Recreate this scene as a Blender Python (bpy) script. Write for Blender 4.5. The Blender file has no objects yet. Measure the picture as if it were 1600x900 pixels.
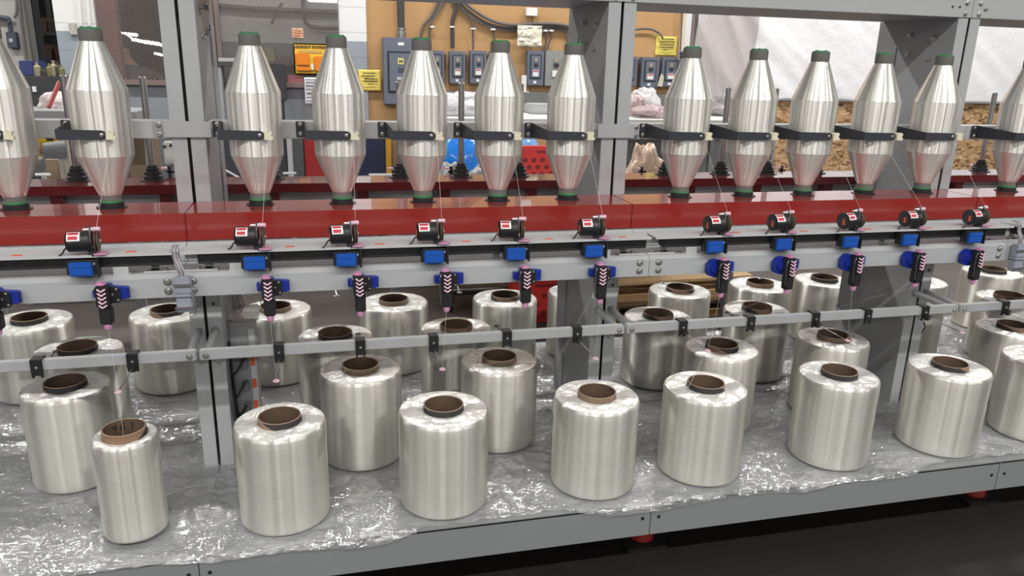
import bpy, bmesh, math, random
from mathutils import Vector, Matrix, noise
random.seed(7)
S = bpy.context.scene
C = S.collection
PI = math.pi
# ------------------------------------------------------------------ camera
CAM = Vector((0.0, -1.90, 1.60))
FPX = 1190.18
YAW, PIT, ROL = math.radians(14.1856), math.radians(16.5173), math.radians(1.46310)
FWD = Vector((math.sin(YAW)*math.cos(PIT), math.cos(YAW)*math.cos(PIT), -math.sin(PIT)))
_r = Vector((math.cos(YAW), -math.sin(YAW), 0)); _u = _r.cross(FWD)
RGT = math.cos(ROL)*_r + math.sin(ROL)*_u
UPV = -math.sin(ROL)*_r + math.cos(ROL)*_u
cd = bpy.data.cameras.new('camera'); cam = bpy.data.objects.new('camera', cd); C.objects.link(cam)
M = Matrix((RGT, UPV, -FWD)).transposed().to_4x4(); M.translation = CAM
cam.matrix_world = M
cd.sensor_width = 36; cd.sensor_fit = 'HORIZONTAL'; cd.lens = FPX/1600*36; cd.clip_end = 200
S.camera = cam

def at(px, py, Y):
    """the point of the place seen at pixel (px, py) that lies at depth Y"""
    d = RGT*((px-800)/FPX) - UPV*((py-450)/FPX) + FWD
    return CAM + d*((Y-CAM.y)/d.y)
def atz(px, py, z):
    d = RGT*((px-800)/FPX) - UPV*((py-450)/FPX) + FWD
    return CAM + d*((z-CAM.z)/d.z)

# ------------------------------------------------------------------ world and lamps
S.view_settings.view_transform = 'Standard'; S.view_settings.look = 'None'
S.view_settings.exposure = 0.0; S.view_settings.gamma = 1.0; S.view_settings.use_curve_mapping = False
W = bpy.data.worlds.new('world'); S.world = W; W.use_nodes = True
nt = W.node_tree; bg = nt.nodes['Background']
tc = nt.nodes.new('ShaderNodeTexCoord'); mp = nt.nodes.new('ShaderNodeMapping'); mp.inputs['Scale'].default_value = (3.4, 3.4, 0.25)  # made-up bright and dark bands round the hall, put in to streak the yarn
nz = nt.nodes.new('ShaderNodeTexNoise'); nz.inputs['Scale'].default_value = 1.6; nz.inputs['Detail'].default_value = 2
cr = nt.nodes.new('ShaderNodeValToRGB')
cr.color_ramp.elements[0].position = 0.45; cr.color_ramp.elements[0].color = (0.07, 0.069, 0.066, 1)
cr.color_ramp.elements[1].position = 0.56; cr.color_ramp.elements[1].color = (0.85, 0.84, 0.81, 1)
for a, b in ((tc.outputs['Generated'], mp.inputs[0]), (mp.outputs[0], nz.inputs['Vector']), (nz.outputs['Fac'], cr.inputs[0]), (cr.outputs[0], bg.inputs['Color'])):
    nt.links.new(a, b)
bg.inputs['Strength'].default_value = 0.55

def lamp(x, y, z, e, sx=2.4, sy=0.16, col=(1.0, 0.975, 0.93), rx=0, ry=0):
    l = bpy.data.lights.new('fluorescent_lamp', 'AREA'); l.shape = 'RECTANGLE'; l.size = sx; l.size_y = sy
    l.energy = e; l.color = col
    o = bpy.data.objects.new('fluorescent_lamp', l); C.objects.link(o); o.location = (x, y, z); o.rotation_euler = (rx, ry, 0)
    return o
for x in (-7.6, -5.2, -2.8, -0.4, 2.0, 4.4, 6.8): lamp(x, -2.7, 4.3, 74, 1.3, 0.14)
for x in (-6.4, -4.0, -1.6, 0.8, 3.2, 5.6, 8.0): lamp(x, 3.4, 4.3, 70, 1.3, 0.14)
for x in (-8.0, -4.8, -1.6, 1.6, 4.8, 8.0): lamp(x, -8.0, 4.3, 125, 1.3, 0.14)
for x in (-8.5, -11.5): lamp(x, 9.0, 4.6, 90)

ZT = 0.30      # top of the tray
ZF = 0.065     # hall floor
# ------------------------------------------------------------------ materials
MATS = {}
def pm(name, col, rough=0.5, metal=0.0, bump=0.0, bscale=60, spec=0.5, coat=0.0, mottled=0.0, mscale=8, emit=None):
    if name in MATS: return MATS[name]
    m = bpy.data.materials.new(name); m.use_nodes = True; t = m.node_tree; b = t.nodes['Principled BSDF']
    b.inputs['Base Color'].default_value = (*col, 1); b.inputs['Roughness'].default_value = rough
    b.inputs['Metallic'].default_value = metal; b.inputs['Specular IOR Level'].default_value = spec
    b.inputs['Coat Weight'].default_value = coat
    if bump or mottled:
        tcn = t.nodes.new('ShaderNodeTexCoord')
    if bump:
        n = t.nodes.new('ShaderNodeTexNoise'); n.inputs['Scale'].default_value = bscale; n.inputs['Detail'].default_value = 4
        bp = t.nodes.new('ShaderNodeBump'); bp.inputs['Strength'].default_value = bump; bp.inputs['Distance'].default_value = 0.01
        t.links.new(tcn.outputs['Object'], n.inputs['Vector']); t.links.new(n.outputs['Fac'], bp.inputs['Height']); t.links.new(bp.outputs[0], b.inputs['Normal'])
    if mottled:
        n = t.nodes.new('ShaderNodeTexNoise'); n.inputs['Scale'].default_value = mscale; n.inputs['Detail'].default_value = 5
        mx = t.nodes.new('ShaderNodeMix'); mx.data_type = 'RGBA'
        mx.inputs['A'].default_value = (*[c*(1-mottled) for c in col], 1); mx.inputs['B'].default_value = (*[min(1, c*(1+mottled)) for c in col], 1)
        t.links.new(tcn.outputs['Object'], n.inputs['Vector']); t.links.new(n.outputs['Fac'], mx.inputs['Factor']); t.links.new(mx.outputs['Result'], b.inputs['Base Color'])
    if emit:
        b.inputs['Emission Color'].default_value = (*col, 1); b.inputs['Emission Strength'].default_value = emit
    MATS[name] = m; return m
grey = pm('grey_paint', (0.40, 0.415, 0.43), 0.42, bump=0.03, bscale=300, mottled=0.04)
greyd = pm('grey_paint_frame', (0.30, 0.31, 0.325), 0.45, mottled=0.04)
trayg = pm('tray_paint', (0.225, 0.235, 0.245), 0.45, mottled=0.05)
alu = pm('pale_steel', (0.50, 0.515, 0.525), 0.42, metal=0.0, mottled=0.05)
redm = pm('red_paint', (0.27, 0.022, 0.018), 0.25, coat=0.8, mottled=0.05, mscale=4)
redshade = pm('shaded_red_paint', (0.12, 0.010, 0.012), 0.25, coat=0.8)  # same red paint, darkened in colour for the shade on the far beam
steel = pm('steel', (0.55, 0.55, 0.54), 0.28, metal=1.0)
bolts = pm('zinc', (0.5, 0.5, 0.48), 0.3, metal=0.9)
blackp = pm('black_plastic', (0.018, 0.018, 0.02), 0.4)
blackm = pm('black_metal', (0.032, 0.034, 0.04), 0.38)
armm = pm('arm_paint', (0.035, 0.038, 0.05), 0.42)
duct = pm('duct_plastic', (0.022, 0.023, 0.025), 0.5)
bluem = pm('blue_plastic', (0.008, 0.085, 0.42), 0.38)
bluek = pm('blue_knob', (0.008, 0.025, 0.28), 0.4)
pink = pm('pink_ceramic', (0.55, 0.25, 0.42), 0.35)
pinkl = pm('pale_pink_ceramic', (0.75, 0.48, 0.6), 0.35)
cream = pm('cream_ceramic', (0.72, 0.68, 0.52), 0.45)
greenp = pm('green_plastic', (0.06, 0.22, 0.10), 0.45)
tube = pm('grey_tube', (0.14, 0.132, 0.125), 0.6)
white = pm('white_label', (0.8, 0.8, 0.8), 0.5)
redlab = pm('red_label', (0.5, 0.02, 0.05), 0.5)
orange = pm('orange_label', (0.7, 0.11, 0.04), 0.5)
brownw = pm('wheel_brown', (0.11, 0.085, 0.06), 0.45, metal=0.3)
thread = pm('glass_thread', (0.75, 0.74, 0.72), 0.35)
floorm = pm('floor_concrete', (0.085, 0.075, 0.07), 0.6, bump=0.2, bscale=20, mottled=0.45, mscale=5)
matm = pm('rubber_mat_shade', (0.011, 0.0095, 0.0095), 0.6, bump=0.2, bscale=30, mottled=0.3, mscale=3)

def nodes_of(name):
    m = bpy.data.materials.new(name); m.use_nodes = True; MATS[name] = m
    return m, m.node_tree, m.node_tree.nodes['Principled BSDF']

def yarn_mat(name, base, rough, metal, ridge, bands=0.5, aniso=0.75, dist=0.0006, fine=420, rdist=0.002, wx=5):
    """glass yarn wound round an upright axis: fine level winds, streaks that stretch along the axis"""
    m, t, b = nodes_of(name)
    tcn = t.nodes.new('ShaderNodeTexCoord')
    b.inputs['Metallic'].default_value = metal
    b.inputs['Roughness'].default_value = rough
    b.inputs['Anisotropic'].default_value = aniso
    b.inputs['Anisotropic Rotation'].default_value = 0.25
    tg = t.nodes.new('ShaderNodeTangent'); tg.direction_type = 'RADIAL'; tg.axis = 'Z'
    t.links.new(tg.outputs[0], b.inputs['Tangent'])
    # winds: noise squeezed along z
    mp1 = t.nodes.new('ShaderNodeMapping'); mp1.inputs['Scale'].default_value = (wx, wx, fine)
    n1 = t.nodes.new('ShaderNodeTexNoise'); n1.inputs['Scale'].default_value = 1.0; n1.inputs['Detail'].default_value = 2
    bp = t.nodes.new('ShaderNodeBump'); bp.inputs['Strength'].default_value = 0.55; bp.inputs['Distance'].default_value = dist
    t.links.new(tcn.outputs['Object'], mp1.inputs[0]); t.links.new(mp1.outputs[0], n1.inputs['Vector'])
    t.links.new(n1.outputs['Fac'], bp.inputs['Height'])
    # shallow upright ridges where the layers of yarn lie over one another
    mp3 = t.nodes.new('ShaderNodeMapping'); mp3.inputs['Scale'].default_value = (ridge, ridge, 0.5)
    n3 = t.nodes.new('ShaderNodeTexNoise'); n3.inputs['Scale'].default_value = 1.0; n3.inputs['Detail'].default_value = 1.5
    bp3 = t.nodes.new('ShaderNodeBump'); bp3.inputs['Strength'].default_value = 1.0; bp3.inputs['Distance'].default_value = rdist
    fl = t.nodes.new('ShaderNodeVectorMath'); fl.operation = 'MULTIPLY'; fl.inputs[1].default_value = (1, 1, 0)
    nm = t.nodes.new('ShaderNodeVectorMath'); nm.operation = 'NORMALIZE'
    t.links.new(tcn.outputs['Object'], fl.inputs[0]); t.links.new(fl.outputs[0], nm.inputs[0]); t.links.new(nm.outputs[0], mp3.inputs[0]); t.links.new(mp3.outputs[0], n3.inputs['Vector']); t.links.new(n3.outputs['Fac'], bp3.inputs['Height'])
    t.links.new(bp3.outputs[0], bp.inputs['Normal']); t.links.new(bp.outputs[0], b.inputs['Normal'])
    # slightly different yarn tone layer by layer
    mx = t.nodes.new('ShaderNodeMix'); mx.data_type = 'RGBA'
    mx.inputs['A'].default_value = (*[c*(1-bands*0.12) for c in base], 1); mx.inputs['B'].default_value = (*base, 1)
    t.links.new(n1.outputs['Fac'], mx.inputs['Factor'])
    t.links.new(mx.outputs['Result'], b.inputs['Base Color'])
    return m
bobm = yarn_mat('bobbin_yarn', (0.88, 0.87, 0.82), 0.31, 0.76, 3.4, aniso=1.0, rdist=0.0016, dist=0.0003)
pkm = yarn_mat('package_yarn', (0.755, 0.745, 0.69), 0.38, 0.72, 2.6, rdist=0.0019, dist=0.0007, wx=13, fine=430, aniso=0.98, bands=1.0)

def end_mat():
    m, t, b = nodes_of('package_end_yarn')
    b.inputs['Base Color'].default_value = (0.90, 0.90, 0.87, 1); b.inputs['Roughness'].default_value = 0.22; b.inputs['Metallic'].default_value = 0.4
    tcn = t.nodes.new('ShaderNodeTexCoord')
    v = t.nodes.new('ShaderNodeTexNoise'); v.inputs['Scale'].default_value = 34; v.inputs['Detail'].default_value = 3.5; v.inputs['Distortion'].default_value = 2.2
    bp = t.nodes.new('ShaderNodeBump'); bp.inputs['Strength'].default_value = 0.7; bp.inputs['Distance'].default_value = 0.006
    t.links.new(tcn.outputs['Object'], v.inputs['Vector']); t.links.new(v.outputs['Fac'], bp.inputs['Height']); t.links.new(bp.outputs[0], b.inputs['Normal'])
    return m
endm = end_mat()

def core_mat(name, outer, split=None, phase=None):
    """cardboard core: dark printed wrap outside with a bare kraft wedge, kraft inside"""
    m, t, b = nodes_of(name)
    b.inputs['Roughness'].default_value = 0.6
    tcn = t.nodes.new('ShaderNodeTexCoord'); sp = t.nodes.new('ShaderNodeSeparateXYZ')
    t.links.new(tcn.outputs['Object'], sp.inputs[0])
    at2 = t.nodes.new('ShaderNodeMath'); at2.operation = 'ARCTAN2'
    t.links.new(sp.outputs['Y'], at2.inputs[0]); t.links.new(sp.outputs['X'], at2.inputs[1])
    # spiral edge : angle + k*z
    mul = t.nodes.new('ShaderNodeMath'); mul.operation = 'MULTIPLY_ADD'; mul.inputs[1].default_value = 34.0
    t.links.new(sp.outputs['Z'], mul.inputs[0]); t.links.new(at2.outputs[0], mul.inputs[2])
    oi = t.nodes.new('ShaderNodeObjectInfo')
    sh = t.nodes.new('ShaderNodeMath'); sh.operation = 'MULTIPLY_ADD'; sh.inputs[1].default_value = 6.28
    t.links.new(oi.outputs['Random'], sh.inputs[0]); t.links.new(mul.outputs[0], sh.inputs[2])
    s = t.nodes.new('ShaderNodeMath'); s.operation = 'SINE'; t.links.new(sh.outputs[0], s.inputs[0])
    if phase is not None: sh.inputs[1].default_value = 0.0; mul.inputs[1].default_value = -34.0; a_ = t.nodes.new('ShaderNodeMath'); a_.operation = 'ADD'; a_.inputs[1].default_value = phase; t.links.new(sh.outputs[0], a_.inputs[0]); t.links.new(a_.outputs[0], s.inputs[0])
    gt = t.nodes.new('ShaderNodeMath'); gt.operation = 'GREATER_THAN'; gt.inputs[1].default_value = 0.80 if split is None else split
    t.links.new(s.outputs[0], gt.inputs[0])
    mx = t.nodes.new('ShaderNodeMix'); mx.data_type = 'RGBA'; mx.inputs['A'].default_value = (*outer, 1); mx.inputs['B'].default_value = (0.25, 0.155, 0.1, 1)
    t.links.new(gt.outputs[0], mx.inputs['Factor']); t.links.new(mx.outputs['Result'], b.inputs['Base Color'])
    return m
coreo = core_mat('core_wrap', (0.022, 0.02, 0.02))
coreb = core_mat('core_kraft', (0.20, 0.135, 0.09), split=0.93)
corew = core_mat('core_wedge', (0.022, 0.02, 0.02), split=-0.1, phase=1.30)
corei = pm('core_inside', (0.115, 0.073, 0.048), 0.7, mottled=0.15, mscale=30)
corer = pm('core_rim', (0.30, 0.22, 0.155), 0.7)

def film_mat():
    m, t, b = nodes_of('clear_film')
    b.inputs['Base Color'].default_value = (0.72, 0.73, 0.75, 1); b.inputs['Roughness'].default_value = 0.13; b.inputs['Specular IOR Level'].default_value = 1.0
    b.inputs['Metallic'].default_value = 0.0
    tcn = t.nodes.new('ShaderNodeTexCoord')
    mpn = t.nodes.new('ShaderNodeMapping'); mpn.inputs['Scale'].default_value = (0.6, 1.7, 1)
    mpn.inputs['Rotation'].default_value = (0, 0, 0.35)
    n = t.nodes.new('ShaderNodeTexNoise'); n.inputs['Scale'].default_value = 42; n.inputs['Detail'].default_value = 8; n.inputs['Roughness'].default_value = 0.62; n.inputs['Distortion'].default_value = 1.8
    n.noise_type = 'RIDGED_MULTIFRACTAL' if hasattr(n, 'noise_type') else n.noise_type
    bp = t.nodes.new('ShaderNodeBump'); bp.inputs['Strength'].default_value = 0.9; bp.inputs['Distance'].default_value = 0.006
    t.links.new(tcn.outputs['Object'], mpn.inputs[0]); t.links.new(mpn.outputs[0], n.inputs['Vector']); t.links.new(n.outputs['Fac'], bp.inputs['Height']); t.links.new(bp.outputs[0], b.inputs['Normal'])
    n2 = t.nodes.new('ShaderNodeTexNoise'); n2.inputs['Scale'].default_value = 7; n2.inputs['Detail'].default_value = 6; n2.inputs['Distortion'].default_value = 1.0
    r = t.nodes.new('ShaderNodeMapRange'); r.inputs['From Min'].default_value = 0.35; r.inputs['From Max'].default_value = 0.7; r.inputs['To Min'].default_value = 0.10; r.inputs['To Max'].default_value = 0.42
    t.links.new(mpn.outputs[0], n2.inputs['Vector']); t.links.new(n2.outputs['Fac'], r.inputs['Value']); t.links.new(r.outputs[0], b.inputs['Alpha'])
    # gloss layer on top of the partly clear body
    g = t.nodes.new('ShaderNodeBsdfGlossy'); g.inputs['Roughness'].default_value = 0.12; g.inputs['Color'].default_value = (0.95, 0.97, 1, 1)
    t.links.new(bp.outputs[0], g.inputs['Normal'])
    ms = t.nodes.new('ShaderNodeMixShader'); ms.inputs[0].default_value = 0.22
    t.links.new(b.outputs[0], ms.inputs[1]); t.links.new(g.outputs[0], ms.inputs[2])
    t.links.new(ms.outputs[0], t.nodes['Material Output'].inputs['Surface'])
    return m
film = film_mat()

def osb_mat():
    m, t, b = nodes_of('osb_board'); b.inputs['Roughness'].default_value = 0.7
    tcn = t.nodes.new('ShaderNodeTexCoord'); mpn = t.nodes.new('ShaderNodeMapping'); mpn.inputs['Scale'].default_value = (22, 22, 46)
    n0 = t.nodes.new('ShaderNodeTexNoise'); n0.inputs['Scale'].default_value = 4; n0.inputs['Detail'].default_value = 3
    ad = t.nodes.new('ShaderNodeVectorMath'); ad.operation = 'ADD'
    v = t.nodes.new('ShaderNodeTexVoronoi'); v.inputs['Scale'].default_value = 1.0; v.inputs['Randomness'].default_value = 1
    cr = t.nodes.new('ShaderNodeValToRGB'); e = cr.color_ramp.elements
    e[0].color = (0.13, 0.06, 0.025, 1); e[1].color = (0.62, 0.42, 0.24, 1); e.new(0.35).color = (0.42, 0.25, 0.12, 1); e.new(0.7).color = (0.52, 0.33, 0.17, 1)
    sp = t.nodes.new('ShaderNodeSeparateColor')
    t.links.new(tcn.outputs['Object'], mpn.inputs[0]); t.links.new(mpn.outputs[0], ad.inputs[0]); t.links.new(tcn.outputs['Object'], n0.inputs['Vector']); t.links.new(n0.outputs['Color'], ad.inputs[1])
    t.links.new(ad.outputs[0], v.inputs['Vector']); t.links.new(v.outputs['Color'], sp.inputs[0]); t.links.new(sp.outputs[0], cr.inputs[0]); t.links.new(cr.outputs[0], b.inputs['Base Color'])
    return m
osb = osb_mat()

def mesh_mat():
    """expanded metal: a grid of diamond holes"""
    m, t, b = nodes_of('expanded_metal'); b.inputs['Base Color'].default_value = (0.27, 0.245, 0.235, 1); b.inputs['Roughness'].default_value = 0.5; b.inputs['Metallic'].default_value = 0.0
    tcn = t.nodes.new('ShaderNodeTexCoord'); sp = t.nodes.new('ShaderNodeSeparateXYZ'); t.links.new(tcn.outputs['Object'], sp.inputs[0])
    outs = []
    for sg in (1, -1):
        a = t.nodes.new('ShaderNodeMath'); a.operation = 'MULTIPLY_ADD'; a.inputs[1].default_value = 1.75*sg
        t.links.new(sp.outputs['Z'], a.inputs[0]); t.links.new(sp.outputs['X'], a.inputs[2])
        s = t.nodes.new('ShaderNodeMath'); s.operation = 'MULTIPLY'; s.inputs[1].default_value = 1/0.030; t.links.new(a.outputs[0], s.inputs[0])
        f = t.nodes.new('ShaderNodeMath'); f.operation = 'FRACT'; t.links.new(s.outputs[0], f.inputs[0])
        l = t.nodes.new('ShaderNodeMath'); l.operation = 'LESS_THAN'; l.inputs[1].default_value = 0.15; t.links.new(f.outputs[0], l.inputs[0]); outs.append(l)
    mxn = t.nodes.new('ShaderNodeMath'); mxn.operation = 'MAXIMUM'; t.links.new(outs[0].outputs[0], mxn.inputs[0]); t.links.new(outs[1].outputs[0], mxn.inputs[1])
    t.links.new(mxn.outputs[0], b.inputs['Alpha'])
    return m
expm = mesh_mat()

def block_mat(name, hi, lo, zsplit, rough=0.6):
    """painted concrete block: upper and lower paint colour, joint lines"""
    m, t, b = nodes_of(name); b.inputs['Roughness'].default_value = rough
    tcn = t.nodes.new('ShaderNodeTexCoord'); sp = t.nodes.new('ShaderNodeSeparateXYZ'); t.links.new(tcn.outputs['Object'], sp.inputs[0])
    g = t.nodes.new('ShaderNodeMath'); g.operation = 'GREATER_THAN'; g.inputs[1].default_value = zsplit; t.links.new(sp.outputs['Z'], g.inputs[0])
    mx = t.nodes.new('ShaderNodeMix'); mx.data_type = 'RGBA'; mx.inputs['A'].default_value = (*lo, 1); mx.inputs['B'].default_value = (*hi, 1)
    t.links.new(g.outputs[0], mx.inputs['Factor'])
    d = t.nodes.new('ShaderNodeMath'); d.operation = 'MULTIPLY'; d.inputs[1].default_value = 1/0.2; t.links.new(sp.outputs['Z'], d.inputs[0])
    f = t.nodes.new('ShaderNodeMath'); f.operation = 'FRACT'; t.links.new(d.outputs[0], f.inputs[0])
    l = t.nodes.new('ShaderNodeMath'); l.operation = 'LESS_THAN'; l.inputs[1].default_value = 0.05; t.links.new(f.outputs[0], l.inputs[0])
    mul = t.nodes.new('ShaderNodeMath'); mul.operation = 'MULTIPLY'; mul.inputs[1].default_value = 0.25; t.links.new(l.outputs[0], mul.inputs[0])
    m2 = t.nodes.new('ShaderNodeMix'); m2.data_type = 'RGBA'; m2.inputs['B'].default_value = (0.1, 0.1, 0.1, 1)
    t.links.new(mul.outputs[0], m2.inputs['Factor']); t.links.new(mx.outputs['Result'], m2.inputs['A']); t.links.new(m2.outputs['Result'], b.inputs['Base Color'])
    return m

# ------------------------------------------------------------------ mesh helpers
def bx(bm, x0, x1, y0, y1, z0, z1, bev=0.0):
    vs = [bm.verts.new((x, y, z)) for x in (x0, x1) for y in (y0, y1) for z in (z0, z1)]
    fs = [bm.faces.new([vs[i] for i in f]) for f in ((0,1,3,2),(4,6,7,5),(0,4,5,1),(2,3,7,6),(0,2,6,4),(1,5,7,3))]
    if bev:
        es = list({e for f in fs for e in f.edges})
        bmesh.ops.bevel(bm, geom=es, offset=bev, segments=2, affect='EDGES', clamp_overlap=True)
    return bm
def lathe(bm, prof, seg=40, c=(0,0,0), rot=None, cap=True):
    """revolve (r, z) pairs about z; rot: Matrix applied to the shape"""
    c = Vector(c); rings = []
    for r, z in prof:
        ring = []
        for i in range(seg):
            a = 2*PI*i/seg; p = Vector((r*math.cos(a), r*math.sin(a), z))
            if rot: p = rot @ p
            ring.append(bm.verts.new(p+c))
        rings.append(ring)
    for a, b in zip(rings, rings[1:]):
        for i in range(seg):
            bm.faces.new((a[i], a[(i+1)%seg], b[(i+1)%seg], b[i]))
    if cap:
        bm.faces.new(list(reversed(rings[0]))); bm.faces.new(rings[-1])
    return bm
def rod(bm, p, q, r, seg=12, r2=None):
    p = Vector(p); q = Vector(q); d = q-p
    rot = d.to_track_quat('Z', 'Y').to_matrix()
    return lathe(bm, [(r, 0), (r if r2 is None else r2, d.length)], seg, p, rot)
def tubeline(bm, pts, r, seg=8):
    pts = [Vector(p) for p in pts]; rings = []; n = len(pts)
    up = Vector((0, 0, 1))
    for i, p in enumerate(pts):
        d = (pts[min(i+1, n-1)]-pts[max(i-1, 0)]).normalized()
        s = d.cross(up)
        if s.length < 1e-4: s = d.cross(Vector((1, 0, 0)))
        s.normalize(); u = s.cross(d)
        rings.append([bm.verts.new(p+r*(math.cos(2*PI*k/seg)*s+math.sin(2*PI*k/seg)*u)) for k in range(seg)])
    for a, b in zip(rings, rings[1:]):
        for k in range(seg): bm.faces.new((a[k], a[(k+1)%seg], b[(k+1)%seg], b[k]))
    bm.faces.new(list(reversed(rings[0]))); bm.faces.new(rings[-1])
    return bm
def smooth_pts(pts, n=8):
    pts = [Vector(p) for p in pts]; P = [pts[0]]+pts+[pts[-1]]; out = []
    for i in range(1, len(P)-2):
        for k in range(n):
            t = k/n; a, b, c, d = P[i-1], P[i], P[i+1], P[i+2]
            out.append(0.5*((2*b)+(c-a)*t+(2*a-5*b+4*c-d)*t*t+(3*b-a-3*c+d)*t**3))
    out.append(pts[-1]); return out
def prism(bm, poly, axis, a, b):
    """poly: 2-D outline; axis: the one it is extruded along, from a to b"""
    def P(u, v, w): return {'x': (w, u, v), 'y': (u, w, v), 'z': (u, v, w)}[axis]
    A = [bm.verts.new(P(u, v, a)) for u, v in poly]; B = [bm.verts.new(P(u, v, b)) for u, v in poly]
    bm.faces.new(A); bm.faces.new(list(reversed(B)))
    n = len(poly)
    for i in range(n): bm.faces.new((A[i], B[i], B[(i+1)%n], A[(i+1)%n]))
    return bm
def new(): return bmesh.new()
def obj(name, bm, mats, parent=None, loc=None, smooth=True, ang=32):
    bmesh.ops.recalc_face_normals(bm, faces=bm.faces)
    me = bpy.data.meshes.new(name); bm.to_mesh(me); bm.free()
    for m in (mats if isinstance(mats, (list, tuple)) else [mats]): me.materials.append(m)
    if smooth:
        me.polygons.foreach_set('use_smooth', [True]*len(me.polygons)); me.set_sharp_from_angle(angle=math.radians(ang))
    o = bpy.data.objects.new(name, me); C.objects.link(o)
    if parent: o.parent = parent
    if loc: o.location = loc
    return o
def thing(name, label, cat, loc=(0,0,0), group=None, rz=0):
    o = bpy.data.objects.new(name, None); C.objects.link(o); o.empty_display_size = 0.05
    o.location = loc; o.rotation_euler = (0, 0, rz); o['label'] = label; o['category'] = cat
    if group: o['group'] = group
    return o
def tag(o, label, cat, group=None, kind=None):
    o['label'] = label; o['category'] = cat
    if group: o['group'] = group
    if kind: o['kind'] = kind
    return o
def struct(name, bm, m, label=None):
    o = obj(name, bm, m); o['kind'] = 'structure'
    if label: o['label'] = label
    return o
KIDS = {}
def kids(o):
    return [c for c in bpy.data.objects if c.parent == o]
def dup(root, loc, label, group=None, rot=None):
    r = root.copy(); C.objects.link(r); r.location = loc; r['label'] = label
    if rot: r.rotation_euler = rot
    if group: r['group'] = group
    for ch in kids(root):
        c = ch.copy(); C.objects.link(c); c.parent = r
        for g in kids(ch):
            d = g.copy(); C.objects.link(d); d.parent = c
    return r
def hexbolt(parent, p, axis='y', r=0.007, h=0.006, name='bolt', mat=None):
    """washer and hexagon head on a face whose outward normal is -axis for y, +axis for z, +-x"""
    bm = new()
    rot = {'y': Matrix.Rotation(PI/2, 3, 'X'), 'z': Matrix.Identity(3), 'x': Matrix.Rotation(PI/2, 3, 'Y'), '-x': Matrix.Rotation(-PI/2, 3, 'Y')}[axis]
    lathe(bm, [(r*1.5, 0), (r*1.5, h*0.25), (r*1.35, h*0.3)], 20, (0,0,0), rot)
    lathe(bm, [(r, h*0.25), (r, h*0.85), (r*0.8, h)], 6, (0,0,0), rot)
    return obj(name, bm, mat or bolts, parent, p)

# ------------------------------------------------------------------ stations
SEAMS = (-1.688, -0.372, 0.944, 2.260, 3.576)
BAYS_ = ('bay left of the left post', 'middle bay', 'bay right of the middle post', 'bay beyond the right post')
BAYSHORT = ('left bay', 'middle bay', 'right bay', 'far right bay')
ORD = ('first', 'second', 'third', 'fourth', 'fifth')
XB = [(-0.820, 0, 3), (-0.580, 0, 4), (-0.180, 1, 0), (0.055, 1, 1), (0.298, 1, 2), (0.534, 1, 3), (0.765, 1, 4),
      (1.162, 2, 0), (1.399, 2, 1), (1.628, 2, 2), (1.876, 2, 3), (2.121, 2, 4), (2.500, 3, 0)]
def where(bay, k):
    if bay == 0: return ('cut by the left edge of the photo', 'just left of the left post')[k-3]
    if bay == 3: return 'just beyond the right post'
    return f'{ORD[k]} right of the {("left", "middle")[bay-1]} post'

# ------------------------------------------------------------------ setting: floor and walls
struct('floor', bx(new(), -14, 16, -6, 30, ZF-0.1, ZF), floorm)
wallblock = block_mat('wall_block_paint', (0.62, 0.61, 0.59), (0.22, 0.24, 0.27), 1.74)
colblock = block_mat('column_block_paint', (0.78, 0.78, 0.78), (0.30, 0.34, 0.39), 1.745)
struct('wall_back', bx(new(), 0.2, 9.5, 5.02, 5.2, ZF, 4.6), block_mat('wall_back_paint', (0.76, 0.76, 0.78), (0.24, 0.27, 0.31), 1.76))
# ================================================================== THE MACHINE
def trays():
    names = ('tray section left of the left post', 'tray section between the left and middle posts',
             'tray section between the middle and right posts', 'tray section beyond the right post')
    for i in range(4):
        x0, x1 = SEAMS[i]+0.001, SEAMS[i+1]-0.001
        t = thing('steel_tray', f'grey steel {names[i]}', 'tray', ((x0+x1)/2, 0, 0.19), 'grey machine trays')
        hw = (x1-x0)/2
        bm = new(); bx(bm, -hw, hw, 0.0, 1.434, 0.104, 0.110); obj('tray_top', bm, trayg, t)
        bm = new(); bx(bm, -hw, hw, 0.0, 0.004, 0.0, 0.110, 0.0012); obj('front_skirt', bm, trayg, t)
        bm = new(); bx(bm, -hw, hw, 1.430, 1.434, 0.0, 0.103); obj('rear_skirt', bm, grey, t)
        for sx in (-1, 1):
            bm = new(); lathe(bm, [(0.0055, 0), (0.0055, 0.0015)], 16, (0,0,0), Matrix.Rotation(PI/2, 3, 'X')); obj('bolt_hole', bm, blackp, t, (sx*(hw-0.026), -0.0002, 0.062))
trays()
for i, (x, lab) in enumerate(((-0.33, 'at the left seam'), (0.985, 'below the middle seam'), (2.33, 'below the right seam'))):
    t = thing('levelling_foot', f'red levelling foot carrying the grey tray {lab}', 'foot', (x, 0.14, ZF+0.004), 'red levelling feet')
    bm = new(); lathe(bm, [(0.034, 0.012), (0.042, 0.02), (0.042, 0.075), (0.030, 0.085), (0.012, 0.09), (0.012, 0.128)], 28); obj('foot_body', bm, redm, t)
    bm = new(); bx(bm, -0.07, 0.07, -0.06, 0.06, 0, 0.012, 0.002); obj('base_plate', bm, blackp, t)
# anti-fatigue mat in the aisle, carried under the machine as painted shade
tag(obj('floor_mat_shade', bx(new(), -3.0, 5.5, -3.2, 0.75, ZF, ZF+0.004, 0.001), matm), 'black rubber mat along the aisle, run on as painted shade under the machine', 'mat')

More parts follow.
